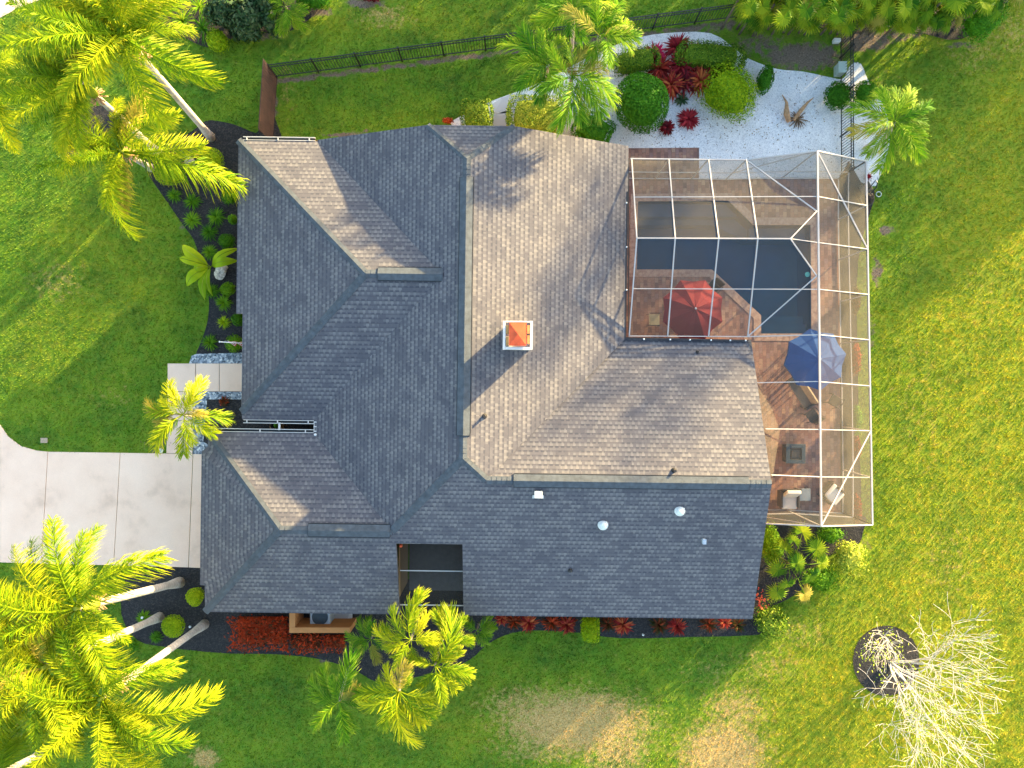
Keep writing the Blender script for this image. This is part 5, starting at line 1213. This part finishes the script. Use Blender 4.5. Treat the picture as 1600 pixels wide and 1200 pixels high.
# dead plants on the gravel
dp = empty('dying_plant', P(1244, 180), 'withered brown plant lying on the white gravel', 'plant')
m_ = MB(); m_.tube([P(1233, 190, .1), P(1229, 178, .22), P(1229, 160, .3), P(1222, 148, .2)], [.10, .13, .06, .015], 8); m_.tube([P(1240, 188, .1), P(1252, 172, .2), P(1262, 160, .3), P(1272, 152, .2)], [.07, .09, .05, .01], 8); m_.build('husk', M_HUSK, dp)
rosette('', 1246, 186, .5, L_DRY, 34, 'leaves', seed=72, wid=.02, el=(0, 40), parent=dp, zpx=.1)
# fan palms
def fan_mesh(seed, n=26, span=320):
    rg = random.Random(seed); m_ = MB()
    for i in range(n):
        a = R(-span / 2 + span * i / (n - 1)) ; L = rg.uniform(.85, 1.05) * (1 - .12 * abs(a) / math.pi); hw = R(span / n) * .52; k = len(m_.v); zz = .03 * (i % 2)
        m_.v += [(0, 0, 0), (math.cos(a - hw) * .55 * L, math.sin(a - hw) * .55 * L, .02), (math.cos(a) * .6 * L, math.sin(a) * .6 * L, .06), (math.cos(a + hw) * .55 * L, math.sin(a + hw) * .55 * L, .02), (math.cos(a + rg.uniform(-.05, .05)) * L, math.sin(a) * L, -.16 * rg.uniform(.5, 1.6))]
        m_.f += [[k, k + 1, k + 2], [k, k + 2, k + 3], [k + 1, k + 4, k + 2], [k + 2, k + 4, k + 3]]
        for u in ([(0, 0), (.5, 0), (.5, 0)], [(0, 0), (.5, 0), (.5, 0)], [(.5, 0), (1, 0), (.5, 0)], [(.5, 0), (1, 0), (.5, 0)]): m_.uv.append(u); m_.mi.append(0)
    me = bpy.data.meshes.new('fan_leaf'); me.from_pydata(m_.v, [], m_.f); l = me.uv_layers.new(name='UVMap'); l.data.foreach_set('uv', [c for u in m_.uv for q in u for c in q]); me.materials.append(L_FAN); return me
FANS = [fan_mesh(1), fan_mesh(2, 22, 280), fan_mesh(3, 30, 340)]
def fan_palm(label, px, py, zh, leaves, seed, group=None, name='fan_palm'):
    rg = random.Random(seed); b = P(px, py); hub = P(px, py, zh); b = Vector((hub.x, hub.y, 0)) ; e = empty(name, b, label, 'fan palm', group)
    m_ = MB(); m_.tube([b, b + Vector((0, 0, zh * .8))], .05, 8); m_.build('trunk', M_SOIL, e)
    m_ = MB()
    for (lx, ly, r, z) in leaves:
        c = P(lx, ly, z); v = c - Vector((hub.x, hub.y, zh * .8)); m_.tube([Vector((hub.x, hub.y, zh * .7)), Vector((hub.x, hub.y, zh * .8)) + v * .5 + Vector((0, 0, .15)), c], .012, 4)
        o = bpy.data.objects.new('fan_leaf', rg.choice(FANS)); COL.objects.link(o); o.parent = e; o.location = c - b
        az = math.atan2(v.y, v.x) if math.hypot(v.x, v.y) > .05 else rg.uniform(0, 6); o.rotation_euler = (R(rg.uniform(-22, 22)), R(rg.uniform(8, 42)), az + rg.uniform(-.3, .3)); o.scale = (r, r, r)
    m_.build('stalks', L_FAN, e)
fan_palm('broad green fan palm below the cage corner, beside the gable end', 1240, 885, 1.9, [(1276, 858, .68, 1.5), (1246, 880, .62, 1.9), (1268, 900, .62, 1.4), (1226, 858, .58, 1.5), (1216, 890, .6, 1.4), (1254, 832, .66, 1.2), (1214, 925, .6, 1.0), (1257, 928, .6, .9), (1230, 912, .55, 1.2), (1284, 880, .5, .9), (1205, 865, .5, 1.0), (1240, 845, .45, 1.5)], 5)
for k, px in enumerate(range(1165, 1575, 27)):
    rg = random.Random(200 + k); py = -12 + rg.uniform(-8, 10); lv = []
    for j in range(13):
        a = rg.uniform(0, 6.28); q = rg.uniform(8, 34); lv.append((px + math.cos(a) * q, py + math.sin(a) * q + 6, rg.uniform(.45, .65), rg.uniform(1.4, 3.4)))
    place = ['first', 'second', 'third', 'fourth', 'fifth', 'sixth', 'seventh', 'eighth', 'ninth', 'tenth', 'eleventh', 'twelfth', 'thirteenth', 'fourteenth', 'fifteenth', 'sixteenth'][k]
    fan_palm('fan palm in the front of the top right hedge, %s from the left' % place, px, py, 3.2, lv, 300 + k, 'fan palms of the top right hedge')
    lv = []
    for j in range(9):
        a = rg.uniform(0, 6.28); q = rg.uniform(6, 26); lv.append((px + 12 + math.cos(a) * q, min(44, 22 + math.sin(a) * q * .8), rg.uniform(.4, .55), rg.uniform(.9, 2.2)))
    if px < 1470: fan_palm('low fan palm along the foot of the top right hedge, %s from the left' % place, px + 12, 20, 1.8, lv, 340 + k, 'fan palms of the top right hedge')
shrub('bright green feathery shrub at the right end of the fan palm hedge', 1535, 28, 28, 34, 1.6, L_GREEN, 1500, .14, seed=60, rough=.18, irr=.08, asp=.3)
# loose shrubs by the fan palm and along the cage
shrub('loose green shrub between the gable end and the fan palm', 1203, 850, 16, 30, 1.2, L_TUFT, 900, .10, seed=61, rough=.22, irr=.06)
shrub('yellow leaved shrub right of the fan palm', 1325, 868, 22, 24, .9, L_YG, 1000, .10, seed=62, rough=.22, irr=.08)
shrub('low green shrub under the fan palm, facing the lawn', 1283, 905, 26, 20, .7, L_TUFT, 900, .09, seed=63, rough=.25, irr=.08)
FLS = shrub('yellow green shrub with a few red flowers at the roof corner', 1203, 972, 28, 26, .8, L_YG, 1200, .10, seed=64, rough=.25, irr=.08)
shrub('small green shrub against the cage end wall', 1296, 835, 20, 12, .8, L_TUFT, 600, .09, seed=65, rough=.22)
m_ = MB(); rg = random.Random(4)
for k in range(1):
    q = P(1188 + rg.uniform(-6, 14), 950 + rg.uniform(-14, 16), .9); leaves_into(m_, [q + Vector((rg.gauss(0, .22), rg.gauss(0, .22), rg.gauss(0, .05))) for _ in range(60)], [(0, 0, 1)] * 60, .10, rg, .8)
m_.build('flowers', leaf_mat('red_petal', (.4, .02, .01), (.65, .06, .03), (.8, .16, .06), .2), FLS)
for k, (px, py, rx, ry, mt, lb) in enumerate(((1338, 795, 6, 22, L_BRCRO, 'orange red low shrub outside the cage side, at its bottom corner'), (1338, 655, 6, 20, L_TUFT, 'low green shrub outside the cage side, level with the cage brace end'), (1338, 700, 5, 16, L_BRCRO, 'rusty low shrub outside the cage side, level with the fire pit'),
      (1337, 560, 6, 24, L_BRCRO, 'rusty low shrub outside the cage side, level with the blue umbrella'), (1337, 470, 5, 20, L_BRCRO, 'small brown low shrub outside the cage side, level with the pool'))):
    shrub(lb, px, py, rx, ry, .6, mt, 500, .09, seed=80 + k, rough=.25, group='low shrubs along the outside of the cage')
rosette('tiny dark red plant between the hose cart and the gravel', 1356, 276, .22, L_WINE, 26, 'croton', seed=77, wid=.02, zpx=.1)
# bare white tree
def bare_tree():
    rg = random.Random(21); b = P(1392, 1036); e = empty('bare_tree', b, 'nearly leafless tree with many white branches over a round mulch ring', 'tree')
    trunk = MB(); br = MB(); lf = MB(); tw = []
    def grow(p, d, L, r, lvl, mbx):
        K = 4 if lvl < 3 else 3; pts = [p]; rad = [r]; dd = d.copy()
        for i in range(K):
            dd = (dd + Vector((rg.gauss(0, .16), rg.gauss(0, .16), rg.gauss(.05, .10)))).normalized(); pts.append(pts[-1] + dd * L / K); rad.append(r * (1 - .45 * (i + 1) / K))
        mbx.tube(pts, [max(q_, .0065) for q_ in rad], 7 if lvl < 2 else 4, False)
        if lvl >= 6 or r < .0035: tw.append((pts[-1], dd)); return
        nb = rg.choice([2, 3]) if lvl else 3
        for i in range(nb + (1 if lvl in (1, 2, 3) else 0)):
            k = rg.randint(1, K) if i >= 2 else K; sp = .48 if lvl else .42
            ax = Vector((rg.gauss(0, 1), rg.gauss(0, 1), rg.gauss(0, .5))); nd = (dd + ax.normalized() * rg.uniform(.5, 1.15) * sp * 2.2).normalized()
            grow(pts[k], nd, L * rg.uniform(.64, .88), rad[k] * rg.uniform(.56, .78), lvl + 1, br)
    for i in range(9):
        a = 2 * math.pi * i / 9 + .4; q = b + Vector((math.cos(a) * .05, math.sin(a) * .05, 0)); grow(q, Vector((math.cos(a) * .50, math.sin(a) * .50, 1)).normalized(), 1.75, .046, 0, trunk if i < 5 else br)
    trunk.build('trunk', M_WHITEBARK, e, True); br.build('branches', M_WHITEBARK, e, True)
    pts = []
    for p, d in tw:
        if rg.random() < .45:
            for _ in range(rg.randint(3, 8)): pts.append(p + Vector((rg.gauss(0, .11), rg.gauss(0, .11), rg.gauss(0, .09))))
    leaves_into(lf, pts, [(0, 0, 1)] * len(pts), .10, rg, .5, 1.5); lf.build('leaves', L_TREE, e)
bare_tree()
# trees standing outside the frame to the north east: their shade falls across the yard
def yard_tree(label, x, y, h, r, seed, n=2600, z0=None, name='shade_tree'):
    rg = random.Random(seed); e = empty(name, (x, y, 0), label, 'tree', 'trees beyond the top right of the yard'); m_ = MB(); m_.tube([(x, y, 0), (x + .1, y, h * .5), (x, y + .1, h * .8)], [.22, .16, .06], 8); m_.build('trunk', M_SOIL, e)
    m_ = MB(); pts = []; ns = []; cl = []
    zc = h - r * .9 if z0 is None else z0
    for _ in range(16): cl.append(Vector((x + rg.gauss(0, r * .45), y + rg.gauss(0, r * .45), zc + rg.gauss(0, r * .4))))
    for i in range(n):
        c = rg.choice(cl); d = Vector((rg.gauss(0, 1), rg.gauss(0, 1), rg.gauss(0, 1))).normalized(); pts.append(c + d * r * .42 * rg.uniform(.5, 1)); ns.append(d)
    leaves_into(m_, pts, ns, .34, rg, .6, 1.2); m_.build('crown', L_OFF, e)
TREES = [(6.5, 27.5, 6.2, 2.2), (10.5, 28.5, 6.0, 2.2), (14.5, 27.0, 5.4, 2.1), (18.5, 26.0, 4.6, 2.0), (22.5, 23.5, 4.5, 1.9), (31.0, 31.2, 11.4, 2.3), (35.5, 28.2, 12.6, 2.6), (28.5, 26.5, 7.6, 2.0), (15.5, 22.0, 4.3, 1.9),
         (27.5, 22.0, 4.7, 2.0), (31.5, 23.5, 4.8, 2.1), (34.5, 20.5, 4.6, 1.9), (27.0, 30.0, 6.8, 2.5), (9.0, 25.0, 5.8, 1.9), (5.5, 23.6, 4.8, 1.7), (38.0, 25.0, 5.2, 2.2), (3.0, 26.0, 5.4, 1.8)]
ORD = ['first', 'second', 'third', 'fourth', 'fifth', 'sixth', 'seventh', 'eighth', 'ninth', 'tenth', 'eleventh', 'twelfth', 'thirteenth', 'fourteenth', 'fifteenth', 'sixteenth', 'seventeenth']
for k, (x, y, h, r) in enumerate(TREES):
    yard_tree('green shade tree standing beyond the top right edge of the yard', x, y, h, r, 500 + k, 750 if h > 7 else 1500)

# fallen leaves on the gravel, the slabs and the mulch edges
def litter(label, boxes, seed):
    rg = random.Random(seed); m_ = MB(); pts = []
    for x0, y0, x1, y1, n_, z_ in boxes:
        for _ in range(n_): q = P(rg.gauss((x0 + x1) / 2, (x1 - x0) / 3.2), rg.gauss((y0 + y1) / 2, (y1 - y0) / 3.2), z_); pts.append(q)
    leaves_into(m_, pts, [(0, 0, 1)] * len(pts), .07, rg, .5, .35); tag(m_.build('leaf_litter', L_DRY), label, 'fallen leaves', kind='stuff')
litter('brown fallen leaves scattered over the white gravel', [(1040, 150, 1220, 240, 330, .045), (1210, 130, 1290, 220, 90, .045), (970, 190, 1060, 235, 60, .045), (1310, 150, 1380, 280, 60, .045), (220, 690, 262, 704, 30, .05)], 9)
